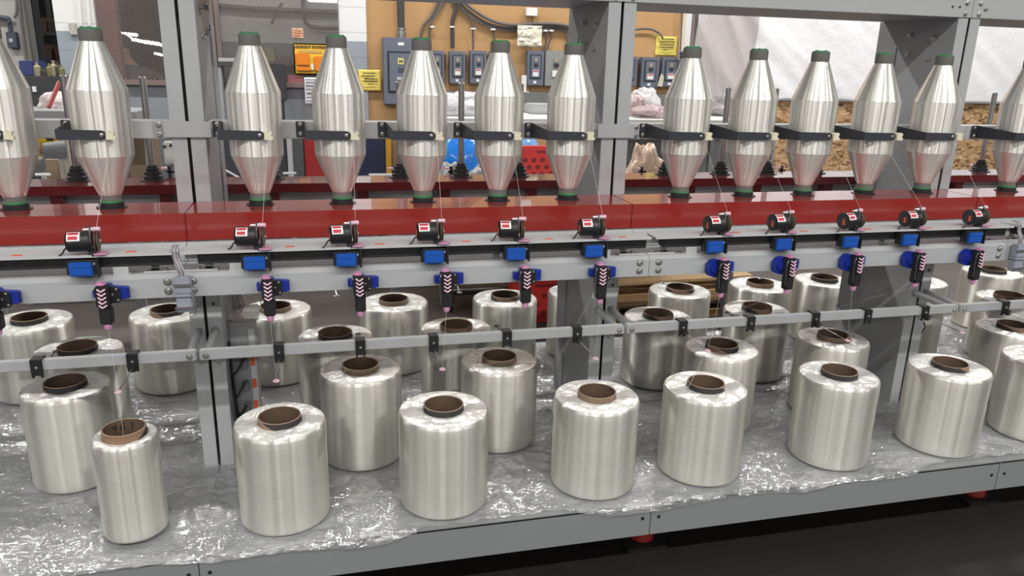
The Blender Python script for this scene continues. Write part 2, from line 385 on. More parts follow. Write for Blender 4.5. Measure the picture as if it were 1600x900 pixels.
def frames():
    side = ('left', 'right')
    for i, sx in enumerate(SEAMS[1:4]):
        pn = ('left', 'middle', 'right')[i]
        for s in (-1, 1):
            # C shaped end frame : web facing away from the seam
            xe = sx + s*0.047; xi = sx + s*0.0045
            t = thing('frame_post', f'tall grey sheet steel end frame, {side[(s+1)//2]} half of the {pn} post pair', 'post', (sx, 0.5, ZT), 'grey end frames')
            H = 1.79-ZT
            a, b = sorted((xe-sx, xi-sx))
            bm = new(); bx(bm, a, b, 0.0, 0.004, 0, H, 0.001); obj('front_flange', bm, grey, t)
            w0, w1 = sorted((xe-sx, xe-sx-s*0.004))
            bm = new(); bx(bm, w0, w1, 0.004, 0.40, 0, H); obj('side_web', bm, greyd, t)
            bm = new(); bx(bm, a, b, 0.40, 0.404, 0, H); obj('rear_flange', bm, greyd, t)
            w0, w1 = sorted((xe-sx, xe-sx+s*0.004))
            bm = new(); bx(bm, w0, w1, 0.285, 0.38, 0, H-0.10, 0.001); obj('rear_strip', bm, greyd, t)
            for z in (0.86, 0.905, 0.95):
                bm = new(); lathe(bm, [(0.005, 0), (0.005, 0.001)], 14, (0,0,0), Matrix.Rotation(PI/2, 3, 'X'))
                obj('bolt_hole', bm, blackp if (s > 0 or i == 0 and z > 0.94) else white, t, (s*0.026, -0.0004, z-ZT))  # white discs paint the light seen through some of the holes
            hexbolt(t, (s*0.026, 0, 0.665-ZT), 'y', 0.006)
            for (yy, zz) in ((0.10, 1.72), (0.22, 1.735), (0.11, 1.65), (0.22, 1.665)):
                hexbolt(t, (xe-sx, yy, zz-ZT), 'x' if s > 0 else '-x', 0.008, 0.012)
            for zz in (0.62, 0.72, 0.82):
                bm = new(); lathe(bm, [(0.0055, 0), (0.0055, 0.001)], 14, (0,0,0), Matrix.Rotation(PI/2*s, 3, 'Y')); obj('bolt_hole', bm, white, t, (xe-sx+s*0.0045, 0.33, zz+0.12-ZT))  # white disc painted for light coming through the hole
frames()

def top_beams():
    w = ('left of the left post', 'between the left and middle posts', 'between the middle and right posts', 'beyond the right post')
    for i in range(4):
        x0, x1 = SEAMS[i]+0.001, SEAMS[i+1]-0.001; hw = (x1-x0)/2
        t = thing('top_beam', f'grey box beam along the top of the frame {w[i]}', 'beam', ((x0+x1)/2, 0.495, 1.79), 'grey top beams')
        bm = new(); bx(bm, -hw, hw, 0, 0.004, 0, 0.2, 0.001); obj('front_face', bm, grey, t)
        bm = new(); bx(bm, -hw, hw, 0.006, 0.385, 0.0, 0.004); obj('underside', bm, greyd, t)
        bm = new(); bx(bm, -hw, hw, 0.386, 0.390, 0, 0.2, 0.001); obj('rear_face', bm, greyd, t)
        if i: 
            for (dx, dz) in ((0.030, 0.012), (0.030, 0.048), (0.055, 0.032)): hexbolt(t, (-hw+dx, 0, dz), 'y', 0.006)
        for (dx, dz) in ((0.026, 0.012), (0.026, 0.048)): hexbolt(t, (hw-dx, 0, dz), 'y', 0.006)
        for dx in (0.055, 0.085):
            bm = new(); lathe(bm, [(0.004, 0), (0.004, 0.001)], 12, (0,0,0), Matrix.Rotation(PI/2, 3, 'X')); obj('bolt_hole', bm, blackp, t, (hw-dx, -0.0005, 0.034))
top_beams()

def red_beams():
    w = ('left of the left post', 'between the left and middle posts', 'between the middle and right posts', 'beyond the right post')
    for i in range(4):
        x0, x1 = SEAMS[i]+0.0008, SEAMS[i+1]-0.0008
        bm = new(); bx(bm, x0, x1, 0.314, 0.497, 1.103, 1.180, 0.0018)
        tag(obj('spindle_beam', bm, redm), f'near red box beam carrying wound bobbins {w[i]}', 'beam', 'near red spindle beams')
        t = thing('rear_spindle_beam', f'far red box beam with bare spindles {w[i]}', 'beam', (0, 0, 0), 'far red spindle beams')
        bm = new(); bx(bm, x0, x1, 0.912, 1.09, 1.134, 1.166, 0.0015); obj('beam_body', bm, redshade, t)
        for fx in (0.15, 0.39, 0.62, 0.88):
            bm = new(); xx = x0+fx*(x1-x0); bx(bm, xx-0.02, xx+0.02, 0.93, 0.97, 1.06, 1.134); obj('support_leg', bm, redshade, t)
        bm = new(); bx(bm, x0, x1, 1.0, 1.16, 0.985, 1.122, 0.002)
        tag(obj('rear_rail', bm, grey), f'grey rail under the far red beam, section {w[i]}', 'rail', 'grey rear rails')
red_beams()

def mid_rails():
    w = ('left of the left post', 'between the left and middle posts', 'between the middle and right posts', 'beyond the right post')
    for i in range(4):
        x0, x1 = SEAMS[i]+0.052, SEAMS[i+1]-0.052; hw = (x1-x0)/2
        t = thing('bracket_rail', f'grey horizontal rail holding the black arms {w[i]}', 'rail', ((x0+x1)/2, 0.52, 1.362), 'grey bracket rails')
        bm = new(); bx(bm, -hw, hw, 0, 0.075, 0, 0.050, 0.0015); obj('rail_body', bm, alu, t)
        for sx in (-1, 1):
            bm = new(); bx(bm, sx*(hw-0.022)-0.022, sx*(hw-0.022)+0.022, -0.004, 0, 0.0, 0.05, 0.0008); obj('end_tab', bm, grey, t)
            for z in (0.011, 0.040): hexbolt(t, (sx*(hw-0.028), -0.004, z), 'y', 0.0055)
    for i, sx in enumerate(SEAMS[1:4]):
        bm = new(); bx(bm, sx-0.064, sx+0.064, 0.490, 0.495, 1.368, 1.414, 0.001)
        tag(obj('joining_plate', bm, grey), f'grey plate joining the bracket rails across the {("left", "middle", "right")[i]} post', 'plate', 'grey joining plates')
mid_rails()

def main_beams():
    w = ('left of the left post', 'between the left and middle posts', 'between the middle and right posts', 'beyond the right post')
    for i in range(4):
        x0, x1 = SEAMS[i]+0.0008, SEAMS[i+1]-0.0008; hw = (x1-x0)/2
        t = thing('main_beam', f'pale grey box beam carrying the tension combs {w[i]}', 'beam', ((x0+x1)/2, 0.155, 0.989), 'pale grey main beams')
        bm = new()
        prism(bm, [(0, 0), (0, 0.052), (0.012, 0.062), (0.13, 0.062), (0.13, 0)], 'x', -hw, hw); obj('beam_body', bm, grey, t)
        for e, sx in ((i > 0, -1), (True, 1)):
            if e:
                for z in (0.018, 0.043): hexbolt(t, (sx*(hw-0.030), 0, z), 'y', 0.007)
        # small plate and clips on top near the seams
        for sx in (-1, 1):
            bm = new(); bx(bm, sx*(hw-0.045)-0.045, sx*(hw-0.045)+0.045, 0.02, 0.055, 0.062, 0.066, 0.001); obj('splice_plate', bm, alu, t)
            hexbolt(t, (sx*(hw-0.04), 0.038, 0.066), 'z', 0.007)
            bm = new(); q = sx*(hw-0.14)
            prism(bm, [(q-0.022, 0.015), (q+0.022, 0.015), (q+0.022, 0.045), (q-0.022, 0.06)], 'z', 0.062, 0.065)
            prism(bm, [(q-0.018, 0.010), (q+0.018, 0.010), (q+0.018, 0.014), (q-0.018, 0.014)], 'z', 0.055, 0.088); obj('cable_clip', bm, alu, t)
        # stanchions to the post
        bm = new(); bx(bm, -0.02, 0.02, 0.13, 0.35, 0.01, 0.05) if False else None
        bm.free() if bm else None
        # channel rail with its cable duct
        c = thing('channel_rail', f'pale steel channel rail under the motors, {w[i]}', 'rail', ((x0+x1)/2, 0.14, 1.052), 'pale steel channel rails')
        bm = new(); prism(bm, [(0.0, 0.054), (0.0, 0.060), (0.068, 0.060), (0.068, 0.026), (0.064, 0.026), (0.064, 0.056), (0.003, 0.056), (0.003, 0.054)], 'x', -hw+0.008, hw-0.004); obj('channel_body', bm, alu, c)
        for q in (-0.9, -0.3, 0.3, 0.9):
            bm = new(); bx(bm, q*hw-0.01, q*hw+0.01, 0.068, 0.071, 0, 0.056); bx(bm, q*hw-0.01, q*hw+0.01, 0.05, 0.071, 0, 0.003); obj('stand_off', bm, alu, c)
        bm = new(); bx(bm, -hw+0.045, hw-0.01, 0.022, 0.062, 0.0225, 0.0555, 0.002)
        tag(obj('cable_duct', bm, duct, None, ((x0+x1)/2, 0.14, 1.052)), f'black cable duct behind the blue boxes {w[i]}', 'cable duct', 'black cable ducts')
        bm = new(); prism(bm, [(0.315, 1.05), (0.315, 1.101), (0.300, 1.101), (0.297, 1.094), (0.297, 1.05)], 'x', x0, x1)
        tag(obj('kick_rail', bm, grey), f'light grey strip under the near red beam {w[i]}', 'rail', 'light grey strips under the red beam')
main_beams()

def guide_bars():
    w = ('left of the left post', 'between the left and middle posts', 'between the middle and right posts', 'beyond the right post')
    for i in range(4):
        x0, x1 = SEAMS[i]+0.004, SEAMS[i+1]-0.004; hw = (x1-x0)/2
        for Y, nm in ((0.297, 'near'), (1.11, 'far')):
            t = thing('guide_bar', f'{nm} grey square tube carrying the thread guides {w[i]}', 'bar', ((x0+x1)/2, Y, 0.752), f'{nm} grey guide bars')
            bm = new(); bx(bm, -hw, hw, 0, 0.026, 0, 0.030, 0.003); obj('bar_body', bm, grey, t)
            if Y < 1:
                for sx in (-1, 1): hexbolt(t, (sx*(hw-0.018), 0, 0.014), 'y', 0.006)
    for i, sx in enumerate(SEAMS[1:4]):
        for s in (-1, 1):
            bm = new(); rod(bm, (sx+s*0.024, 0.323, 0.766), (sx+s*0.024, 0.5, 0.772), 0.012, 20)
            tag(obj('support_arm', bm, greyd), f'{("left", "right")[(s+1)//2]} one of two short round tubes from the {("left", "middle", "right")[i]} post to the guide bar', 'arm', 'guide bar support arms')
guide_bars()

# ------------------------------------------------------------------ bobbins on the near beam
def make_bobbin():
    t = thing('yarn_bobbin', '', 'bobbin', (0, 0, 0), 'wound glass yarn bobbins on the near red beam')
    bm = new(); n = []
    prof = [(0.0285, 0.036), (0.030, 0.038)]
    # lower cone, body, upper cone with softened shoulders
    def seg(a, b, k):
        for j in range(1, k+1): prof.append((a[0]+(b[0]-a[0])*j/k, a[1]+(b[1]-a[1])*j/k))
    seg((0.030, 0.038), (0.0735, 0.147), 10); seg((0.0735, 0.147), (0.0757, 0.322), 10)
    seg((0.0757, 0.322), (0.0305, 0.444), 10); prof.append((0.0285, 0.446))
    lathe(bm, prof, 64); obj('yarn_body', bm, bobm, t, ang=16)
    bm = new(); lathe(bm, [(0.0275, 0.022), (0.0275, 0.036), (0.0275, 0.037)], 40); obj('lower_tube', bm, tube, t)
    bm = new(); lathe(bm, [(0.0282, 0.015), (0.0288, 0.017), (0.0288, 0.022), (0.0275, 0.0225)], 40); obj('green_ring', bm, greenp, t)
    bm = new(); lathe(bm, [(0.040, 0.0), (0.040, 0.0025), (0.0305, 0.003), (0.0305, 0.014), (0.027, 0.015)], 40)
    for k in range(20):
        a = 2*PI*k/20; bx(bm, 0.0303*math.cos(a)-0.001, 0.0303*math.cos(a)+0.001, 0.0303*math.sin(a)-0.001, 0.0303*math.sin(a)+0.001, 0.003, 0.014)
    obj('spindle_socket', bm, blackp, t)
    bm = new(); lathe(bm, [(0.0285, 0.446), (0.0292, 0.449), (0.0292, 0.474), (0.0285, 0.475)], 40); obj('top_collar', bm, tube, t)
    bm = new(); lathe(bm, [(0.0275, 0.475), (0.0278, 0.478), (0.020, 0.481), (0.006, 0.481)], 36)
    for k in range(4):
        a = PI/4+k*PI/2; lathe(bm, [(0.0045, 0.478), (0.004, 0.4815), (0.001, 0.483)], 8, (0.019*math.cos(a), 0.019*math.sin(a), 0))
    obj('green_cap', bm, greenp, t)
    return t
bob0 = make_bobbin()
for j, (x, bay, k) in enumerate(XB):
    lab = f'silvery glass yarn bobbin with green cap, {where(bay, k)}'
    rz = random.uniform(0, 6)
    if j == 0: bob0.location = (x, 0.43, 1.180); bob0['label'] = lab
    else: dup(bob0, (x, 0.43, 1.180), lab, None, (0, 0, rz))

# arms that steady the bobbins
def make_arm():
    t = thing('bobbin_arm', '', 'arm', (0, 0, 0), 'black arms in front of the bobbins')
    bm = new()
    # plate on the rail (local x from the bobbin axis, y from rail face)
    bx(bm, -0.126, -0.098, -0.007, -0.004, 0.004, 0.050, 0.0015)
    # forward leaf, tapering in height
    A = [(-0.100, -0.007, 0.004), (-0.100, -0.007, 0.050), (-0.091, -0.168, 0.038), (-0.091, -0.168, 0.011)]
    prism_pts = [Vector(p) for p in A]; off = Vector((-0.0035, 0, 0))
    a = [bm.verts.new(p) for p in prism_pts]; b = [bm.verts.new(p+off) for p in prism_pts]
    bm.faces.new(a); bm.faces.new(list(reversed(b)))
    for q in range(4): bm.faces.new((a[q], b[q], b[(q+1)%4], a[(q+1)%4]))
    # leaf across the bobbin with a rounded end
    pl = [(-0.0945, 0.011), (0.014, 0.011)] + [(0.016+0.0125*math.cos(u), 0.0235+0.0125*math.sin(u)) for u in [(-PI/2)+PI*v/8 for v in range(9)]] + [(0.014, 0.036), (-0.0945, 0.038)]
    prism(bm, pl, 'y', -0.1705, -0.167); obj('arm_body', bm, armm, t)
    for z in (0.013, 0.041): hexbolt(t, (-0.113, -0.007, z), 'y', 0.0045, 0.005, 'bolt')
    hexbolt(t, (0.016, -0.1705, 0.0235), 'y', 0.0035, 0.006, 'end_screw', steel)
    bm = new()
    prism(bm, [(0.028, 0.013), (0.050, 0.012), (0.052, 0.018), (0.046, 0.024), (0.050, 0.033), (0.044, 0.037), (0.040, 0.029), (0.035, 0.037), (0.029, 0.034)], 'y', -0.180, -0.166); obj('ceramic_guide', bm, cream, t)
    return t
arm0 = make_arm(); first = True
for (x, bay, k) in XB:
    lab = f'black bent steel arm reaching round the bobbin {where(bay, k)}'
    if first: arm0.location = (x, 0.52, 1.364); arm0['label'] = lab; first = False
    else: dup(arm0, (x, 0.52, 1.364), lab)

# bare spindles at the back
def make_spindle():
    t = thing('bare_spindle', '', 'spindle', (0, 0, 0), 'bare steel spindles on the far red beam')
    bm = new(); lathe(bm, [(0.0115, 0.02), (0.0115, 0.352), (0.009, 0.355)], 20); obj('spindle_rod', bm, steel, t)
    bm = new(); lathe(bm, [(0.044, 0), (0.044, 0.003), (0.032, 0.004), (0.032, 0.016), (0.029, 0.018), (0.029, 0.030), (0.022, 0.031), (0.022, 0.043), (0.0175, 0.044), (0.0165, 0.053), (0.012, 0.054)], 32); obj('spindle_socket', bm, blackp, t)
    return t
sp0 = make_spindle(); first = True
SPX = (-0.83, -0.585, -0.18, 0.055, 0.29, 0.525, 0.757, 1.160, 1.39, 1.640, 1.862, 2.10, 2.49, 2.73, 2.975)
SPL = ('between the two leftmost bobbins', 'just left of the left post', 'behind the first bobbin past the left post', 'behind the second bobbin past the left post',
       'beside the third bobbin past the left post', 'in front of the blue wrapped bundle', 'in front of the red perforated case', 'beside the perforated board',
       'behind the first bobbin past the middle post', 'left of the second bobbin past the middle post', 'left of the third bobbin past the middle post', 'behind the third bobbin past the middle post',
       'beside the right post', 'behind the right post', 'farthest right against the chipboard')
for x, lb in zip(SPX, SPL):
    lab = f'bare steel spindle on the far beam, {lb}'
    if first: sp0.location = (x, 1.035, 1.166); sp0['label'] = lab; first = False
    else: dup(sp0, (x, 1.035, 1.166), lab)

# ------------------------------------------------------------------ blue boxes, motors, combs on each position
def make_box():
    t = thing('clamp_box', '', 'box', (0, 0, 0), 'blue clamp boxes on the main beam')
    bm = new(); bx(bm, -0.027, 0.027, -0.024, 0.0, 0.0, 0.036, 0.003)
    for z in (0.006, 0.024): bx(bm, -0.019, 0.019, -0.0252, -0.0238, z, z+0.006, 0.0005)
    obj('blue_body', bm, bluem, t)
    bm = new(); bx(bm, -0.034, 0.036, -0.016, 0.008, 0.002, 0.041, 0.002); bx(bm, 0.036, 0.041, -0.022, 0.004, -0.004, 0.045, 0.001); obj('black_holder', bm, blackp, t)
    hexbolt(t, (0.0305, -0.016, 0.030), 'y', 0.0025, 0.003, 'screw', bolts)
    return t
def make_motor():
    t = thing('yarn_feeder_motor', '', 'motor', (0, 0, 0), 'black feeder motors with red labels')
    # local origin: on the channel rail below the wheel ; axis height 0.034
    X = Matrix.Rotation(PI/2, 3, 'Y'); h = 0.034
    bm = new(); lathe(bm, [(0.020, -0.056), (0.0255, -0.054), (0.0255, -0.006), (0.024, -0.004)], 36, (0, 0, h), X); obj('motor_body', bm, blackp, t)
    bm = new(); lathe(bm, [(0.022, -0.0575), (0.0215, -0.0570)], 30, (0, 0, h), X); e = obj('end_cap', bm, blackm, t)
    bm = new(); bx(bm, -0.0586, -0.0574, -0.010, -0.003, h-0.012, h+0.006); obj('orange_sticker', bm, orange, t)
    # label wrapped on the front upper side
    def wrap(r, x0, x1, a0, a1, n=8):
        bm = new(); V = []
        for q in range(n+1):
            a = a0+(a1-a0)*q/n
            V.append([bm.verts.new((x, -r*math.cos(a), h+r*math.sin(a))) for x in (x0, x1)])
        for q in range(n): bm.faces.new((V[q][0], V[q][1], V[q+1][1], V[q+1][0]))
        return bm
    obj('white_label', wrap(0.0258, -0.053, -0.024, 0.25, 1.30), white, t)
    bm = wrap(0.0260, -0.050, -0.029, 0.38, 0.74); o = obj('red_print', bm, redlab, t)
    bm = wrap(0.0260, -0.051, -0.027, 0.90, 1.20); obj('red_print', bm, redlab, t)
    # bracket
    pl = [(-0.012, -0.004), (0.012, -0.004), (0.014, 0.02), (0.020, 0.034), (0.014, 0.052), (0.009, 0.066), (0.005, 0.071), (-0.005, 0.071), (-0.009, 0.066), (-0.016, 0.052), (-0.021, 0.034), (-0.014, 0.02)]
    bm = new(); prism(bm, pl, 'x', -0.004, 0.0); bx(bm, -0.012, 0.006, -0.011, 0.011, -0.0025, 0.012, 0.001); obj('bracket', bm, blackm, t)
    bm = new(); lathe(bm, [(0.008, 0.004), (0.024, 0.006), (0.0265, 0.0075), (0.0265, 0.009), (0.021, 0.0105), (0.0265, 0.012), (0.0265, 0.0135), (0.024, 0.0145), (0.006, 0.016)], 36, (0, 0, h), X); obj('drive_wheel', bm, brownw, t)
    bm = new(); lathe(bm, [(0.004, 0.015), (0.004, 0.019), (0.002, 0.020)], 12, (0, 0, h), X); obj('wheel_nut', bm, steel, t)
    bm = new(); lathe(bm, [(0.0028, -0.018), (0.0028, -0.006), (0.005, -0.005), (0.005, 0.003)], 14, (0, -0.002, h+0.030), X); obj('guide_pin', bm, white, t)
    bm = new(); lathe(bm, [(0.004, 0.003), (0.0065, 0.006), (0.0045, 0.012), (0.0065, 0.018), (0.004, 0.021)], 18, (0, -0.002, h+0.030), X); obj('ceramic_eye', bm, pinkl, t)
    bm = new(); lathe(bm, [(0.004, -0.0015), (0.017, 0.0), (0.0185, 0.0015), (0.017, 0.003), (0.006, 0.004)], 24, (0.016, -0.006, 0.001)); obj('ceramic_dish', bm, pink, t)
    bm = new(); tubeline(bm, smooth_pts([(-0.056, 0, h-0.012), (-0.064, -0.002, h-0.018), (-0.070, -0.004, h-0.028), (-0.078, -0.005, h-0.033)], 5), 0.0022); obj('lead_wire', bm, blackp, t)
    return t
def make_comb(turned=False):
    t = thing('tension_comb', '', 'yarn tensioner', (0, 0, 0), 'black and pink comb tensioners on the main beam')
    # local origin at beam face, comb centre ; y negative is towards the aisle
    bm = new()
    if turned:
        prism(bm, [(-0.046, -0.012), (-0.040, -0.024), (-0.022, -0.030), (0.002, -0.024), (0.012, -0.018), (0.034, -0.018), (0.040, -0.008), (0.040, 0.010), (0.034, 0.018), (0.010, 0.020), (-0.020, 0.026), (-0.036, 0.022), (-0.046, 0.010)], 'y', -0.022, -0.001)
        prism(bm, [(-0.040, -0.006), (-0.034, -0.014), (-0.022, -0.014), (-0.018, -0.004), (-0.018, 0.006), (-0.024, 0.014), (-0.034, 0.014), (-0.040, 0.006)], 'y', -0.027, -0.022)
    else:
        prism(bm, [(-0.034, -0.010), (-0.018, -0.012), (-0.014, -0.022), (0.006, -0.022), (0.012, -0.016), (0.042, -0.016), (0.046, -0.010), (0.046, 0.010), (0.042, 0.015), (0.012, 0.017), (0.006, 0.024), (-0.012, 0.024), (-0.018, 0.010), (-0.034, 0.010)], 'y', -0.018, -0.001)
    for q in range(5): bx(bm, 0.040, 0.0485, -0.017, -0.002, -0.014+q*0.0062, -0.011+q*0.0062)
    obj('blue_knob', bm, bluek, t)
    bm = new(); prism(bm, [(-0.001, -0.024), (0.026, -0.024), (0.030, -0.018), (0.030, 0.012), (0.022, 0.018), (-0.001, 0.018)], 'y', -0.024, -0.018); obj('side_plate', bm, blackp, t)
    for p in ((0.022, -0.024, 0.012), (0.012, -0.024, -0.002), (0.024, -0.024, -0.017)): hexbolt(t, p, 'y', 0.002, 0.003, 'screw', bolts)
    bm = new(); bx(bm, -0.021, 0.009, -0.052, -0.020, -0.030, 0.028, 0.004); bx(bm, -0.018, 0.011, -0.048, -0.022, -0.074, -0.030, 0.003); obj('comb_body', bm, blackp, t)
    bm = new(); bx(bm, -0.020, 0.004, -0.050, -0.024, 0.026, 0.036, 0.004); obj('top_eye', bm, pink, t)
    for q in range(5):
        z = 0.018-q*0.0105; bm = new()
        rod(bm, (-0.014, -0.052, z+0.003), (-0.005, -0.056, z-0.003), 0.0021, 8); rod(bm, (-0.005, -0.056, z-0.003), (0.005, -0.052, z+0.003), 0.0021, 8)
        obj('ceramic_tooth', bm, pinkl, t)
    bm = new(); lathe(bm, [(0.009, -0.074), (0.010, -0.078), (0.008, -0.088), (0.005, -0.090)], 16, (-0.004, -0.036, 0)); obj('outlet_eye', bm, pink, t)
    bm = new(); tubeline(bm, smooth_pts([(-0.020, -0.05, 0.022), (-0.026, -0.05, 0.010), (-0.025, -0.05, -0.03), (-0.022, -0.05, -0.058)], 5), 0.0009, 6); obj('wire_loop', bm, steel, t)
    return t
box0, mot0, comb0, comb1 = make_box(), make_motor(), make_comb(), make_comb(True); first = True; firstt = True
BXX = (-0.595, -0.183, 0.052, 0.289, 0.523, 0.757, 1.145, 1.380, 1.618, 1.838, 2.095, 2.48)
MXX = (-0.565, -0.170, 0.068, 0.302, 0.533, 0.773, 1.174, 1.392, 1.639, 1.872, 2.119, 2.52)
CXX = (-0.542, -0.148, 0.088, 0.325, 0.553, 0.783, 1.172, 1.400, 1.642, 1.876, 2.106, 2.53)
for ib, (x, bay, k) in enumerate(XB[1:]):
    w = where(bay, k)
    A = (f'bright blue clamp box on the pale grey beam, {w}', f'black cylinder motor with red and white label, {w}', f'black tension comb with pink ceramic teeth and blue knob, {w}')
    L = ((BXX[ib], 0.152, 1.060), (MXX[ib], 0.152, 1.112), (CXX[ib], 0.154, 1.012))
    rots = (0, random.uniform(-0.12, 0.12) if bay < 2 else random.uniform(0.05, 0.22), random.uniform(-0.03, 0.03) if bay < 2 else 0.1)
    for o, l, c, rz in zip((box0, mot0, comb0 if bay < 2 else comb1), A, L, rots):
        if first or (o is comb1 and firstt): o.location = c; o['label'] = l; o.rotation_euler = (0, 0, rz)
        else: dup(o, c, l, None, (0, 0, rz))
        if o is comb1: firstt = False
    first = False
dup(comb0, (-0.79, 0.154, 1.012), 'black tension comb with blue knob cut off by the left edge of the photo')

# orange marks on the channel rail
for i, (px, py) in enumerate(((26, 399), (205, 393), (453, 385), (593, 381), (729, 377), (858, 373), (973, 370), (1150, 363), (1256, 361), (1357, 358), (1450, 356), (1546, 353))):
    p = atz(px, py, 1.1125)
    bm = new(); bx(bm, p.x-0.012, p.x+0.012, p.y-0.006, p.y+0.006, 1.1120, 1.1126)
    w = ('at the left edge', 'left of the left post', *(f'{ORD[q]} right of the left post' for q in range(5)), *(f'{ORD[q]} right of the middle post' for q in range(5)))[i]
    tag(obj('orange_mark', bm, orange), f'small orange sticker on the pale channel rail, {w}', 'sticker', 'orange stickers on the channel rail')

# ------------------------------------------------------------------ thread guides on the near guide bar
def make_clip(front):
    t = thing('thread_guide', '', 'thread guide', (0, 0, 0), 'black thread guides on the near guide bar')
    bm = new(); bx(bm, -0.015, 0.015, -0.003, 0.030, 0.031, 0.035, 0.001); bx(bm, -0.015, 0.015, -0.007, -0.001, -0.012, 0.035, 0.0015); bx(bm, -0.015, 0.015, 0.027, 0.031, -0.006, 0.034, 0.001)
    for sx in (-0.011, 0.011): bx(bm, sx-0.003, sx+0.003, -0.006, 0.0, -0.018, -0.011)
    if front: bx(bm, -0.010, 0.012, -0.024, -0.006, -0.014, 0.004, 0.004)
    obj('clip_body', bm, blackp, t)
    hexbolt(t, (0, -0.007, 0.012), 'y', 0.0028, 0.003, 'screw', bolts)
    y0, y1 = (-0.022, -0.172) if front else (0.03, 0.150); z0, z1 = (-0.004, -0.004) if front else (0.0, -0.002)
    bm = new(); rod(bm, (0, y0, z0), (0, y1, z1), 0.0018, 8); obj('guide_rod', bm, steel if front else blackm, t)
    bm = new()
    # small open eye at the end
    yc = y1+(-0.006 if front else 0.006)
    V = []
    for i in range(18):
        a = 2*PI*i/18; V.append([bm.verts.new(((0.0072+0.0022*math.cos(u))*math.cos(a), yc+(0.0072+0.0022*math.cos(u))*math.sin(a), z1+0.0022*math.sin(u))) for u in [2*PI*q/8 for q in range(8)]])
    for i in range(18):
        for q in range(8): bm.faces.new((V[i][q], V[(i+1)%18][q], V[(i+1)%18][(q+1)%8], V[i][(q+1)%8]))
    obj('eyelet', bm, pinkl if front else blackm, t)
    return t
cf, cb = make_clip(True), make_clip(False)
CL = [(-0.786, 0), (-0.544, 1), (-0.148, 1), (0.088, 0), (0.310, 1), (0.543, 0), (0.776, 1), (1.148, 1), (1.401, 0), (1.654, 1), (1.866, 0), (2.108, 1), (2.465, 1)]
usedf = usedb = False
for j, (x, fr) in enumerate(CL):
    w = ('at the left edge of the photo', 'just left of the left post', *(f'{ORD[q]} right of the left post' for q in range(5)), *(f'{ORD[q]} right of the middle post' for q in range(5)), 'beyond the right post')[j]
    lab = f'black clip with {"eyelet towards the aisle" if fr else "eyelet pointing backwards"}, {w}'
    src = cf if fr else cb
    used = usedf if fr else usedb
    if not used: src.location = (x, 0.297, 0.752); src['label'] = lab
    else: dup(src, (x, 0.297, 0.752), lab)
    if fr: usedf = True
    else: usedb = True
# far bar guides seen under the main beam
for j, (px, py, w) in enumerate(((121, 465, 'over the far leftmost package'), (526, 462, 'between the first two combs past the left post'), (718, 457, 'left of the third far package'), (1036, 442, 'over the far package right of the middle post'), (1188, 435, 'over the second far package past the middle post'))):
    p = at(px, py, 1.0)
    bm = new(); rod(bm, (p.x-0.01, 1.11, p.z+0.055), (p.x, 1.0, p.z), 0.0018, 8); lathe(bm, [(0.008, -0.002), (0.011, 0), (0.008, 0.003)], 14, p)
    tag(obj('rear_thread_guide', bm, steel), f'thin thread guide on the far bar, {w}', 'thread guide', 'thread guides on the far bar')

# ------------------------------------------------------------------ yarn packages on the tray
def package(R, H, rc, x, y, lab, grp, kraft=False, tilt=(0, 0), z=None, wave=0.0075, rz=None):
    t = thing('yarn_package', lab, 'yarn package', (x, y, (ZT+0.0025) if z is None else z), grp)
    t.rotation_euler = (tilt[0], tilt[1], random.uniform(0, 6.28) if rz is None else rz)
    e = 0.0045
    sd = random.random()*50
    bm = new(); prof = [(rc+0.001, 0.0), (R-e*1.6, 0.0), (R-e*0.5, 0.003), (R, 0.011)]
    for q in range(1, 12): prof.append((R+0.0004*math.sin(q*1.7+sd)-0.0004, 0.011+(H-0.022)*q/12))
    prof += [(R, H-0.011), (R-e*0.35, H-0.004), (R-e*1.2, H-0.0005)]
    lathe(bm, prof, 72, cap=False)
    obj('yarn_body', bm, pkm, t, ang=60)
    # upper end: slightly wavy annulus
    bm = new(); rings = []; K = 9; N = 72
    for k in range(K+1):
        r = (R-e*1.2)+(rc+0.0008-(R-e*1.2))*k/K; ring = []
        for i in range(N):
            a = 2*PI*i/N
            w = wave*((noise.noise((r*22*math.cos(a)+sd, r*22*math.sin(a), sd))+0.45*noise.noise((a*9/PI*2+sd, r*60, sd))))*min(1, k/2.0)*min(1, (K-k)/2.0+0.3)
            ring.append(bm.verts.new((r*math.cos(a), r*math.sin(a), H-0.0005+w+0.002*math.sin(PI*k/K))))
        rings.append(ring)
    for a, b in zip(rings, rings[1:]):
        for i in range(N): bm.faces.new((a[i], a[(i+1)%N], b[(i+1)%N], b[i]))
    obj('upper_end', bm, endm, t, ang=80)
    th = 0.0042; up = 0.017 if rc > 0.058 else 0.022
    c = bpy.data.objects
    bm = new(); lathe(bm, [(rc, -0.0004 if rc > 0.058 else -0.007), (rc, H+up)], 56, cap=False); co = obj('core_tube', bm, coreb if (kraft and rc > 0.058) else (coreo if not kraft else corew), t)
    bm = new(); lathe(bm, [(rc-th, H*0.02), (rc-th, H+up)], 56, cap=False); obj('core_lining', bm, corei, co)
    bm = new(); lathe(bm, [(rc, H+up), (rc-0.0005, H+up+0.0008), (rc-th+0.0005, H+up+0.0008), (rc-th, H+up)], 56, cap=False); obj('core_rim', bm, corer, co)
    return t, co
G1, G2, G3, G4 = ('yarn packages in the front row', 'yarn packages in the second row', 'yarn packages in the third row', 'yarn packages in the farthest row')
# front row
t, co = package(0.0845, 0.290, 0.056, -0.556, 0.172, 'small slim part-used package with a written number inside its kraft core', 'slim packages', True, (0.0, 0.0), ZT+0.009, rz=0.0)
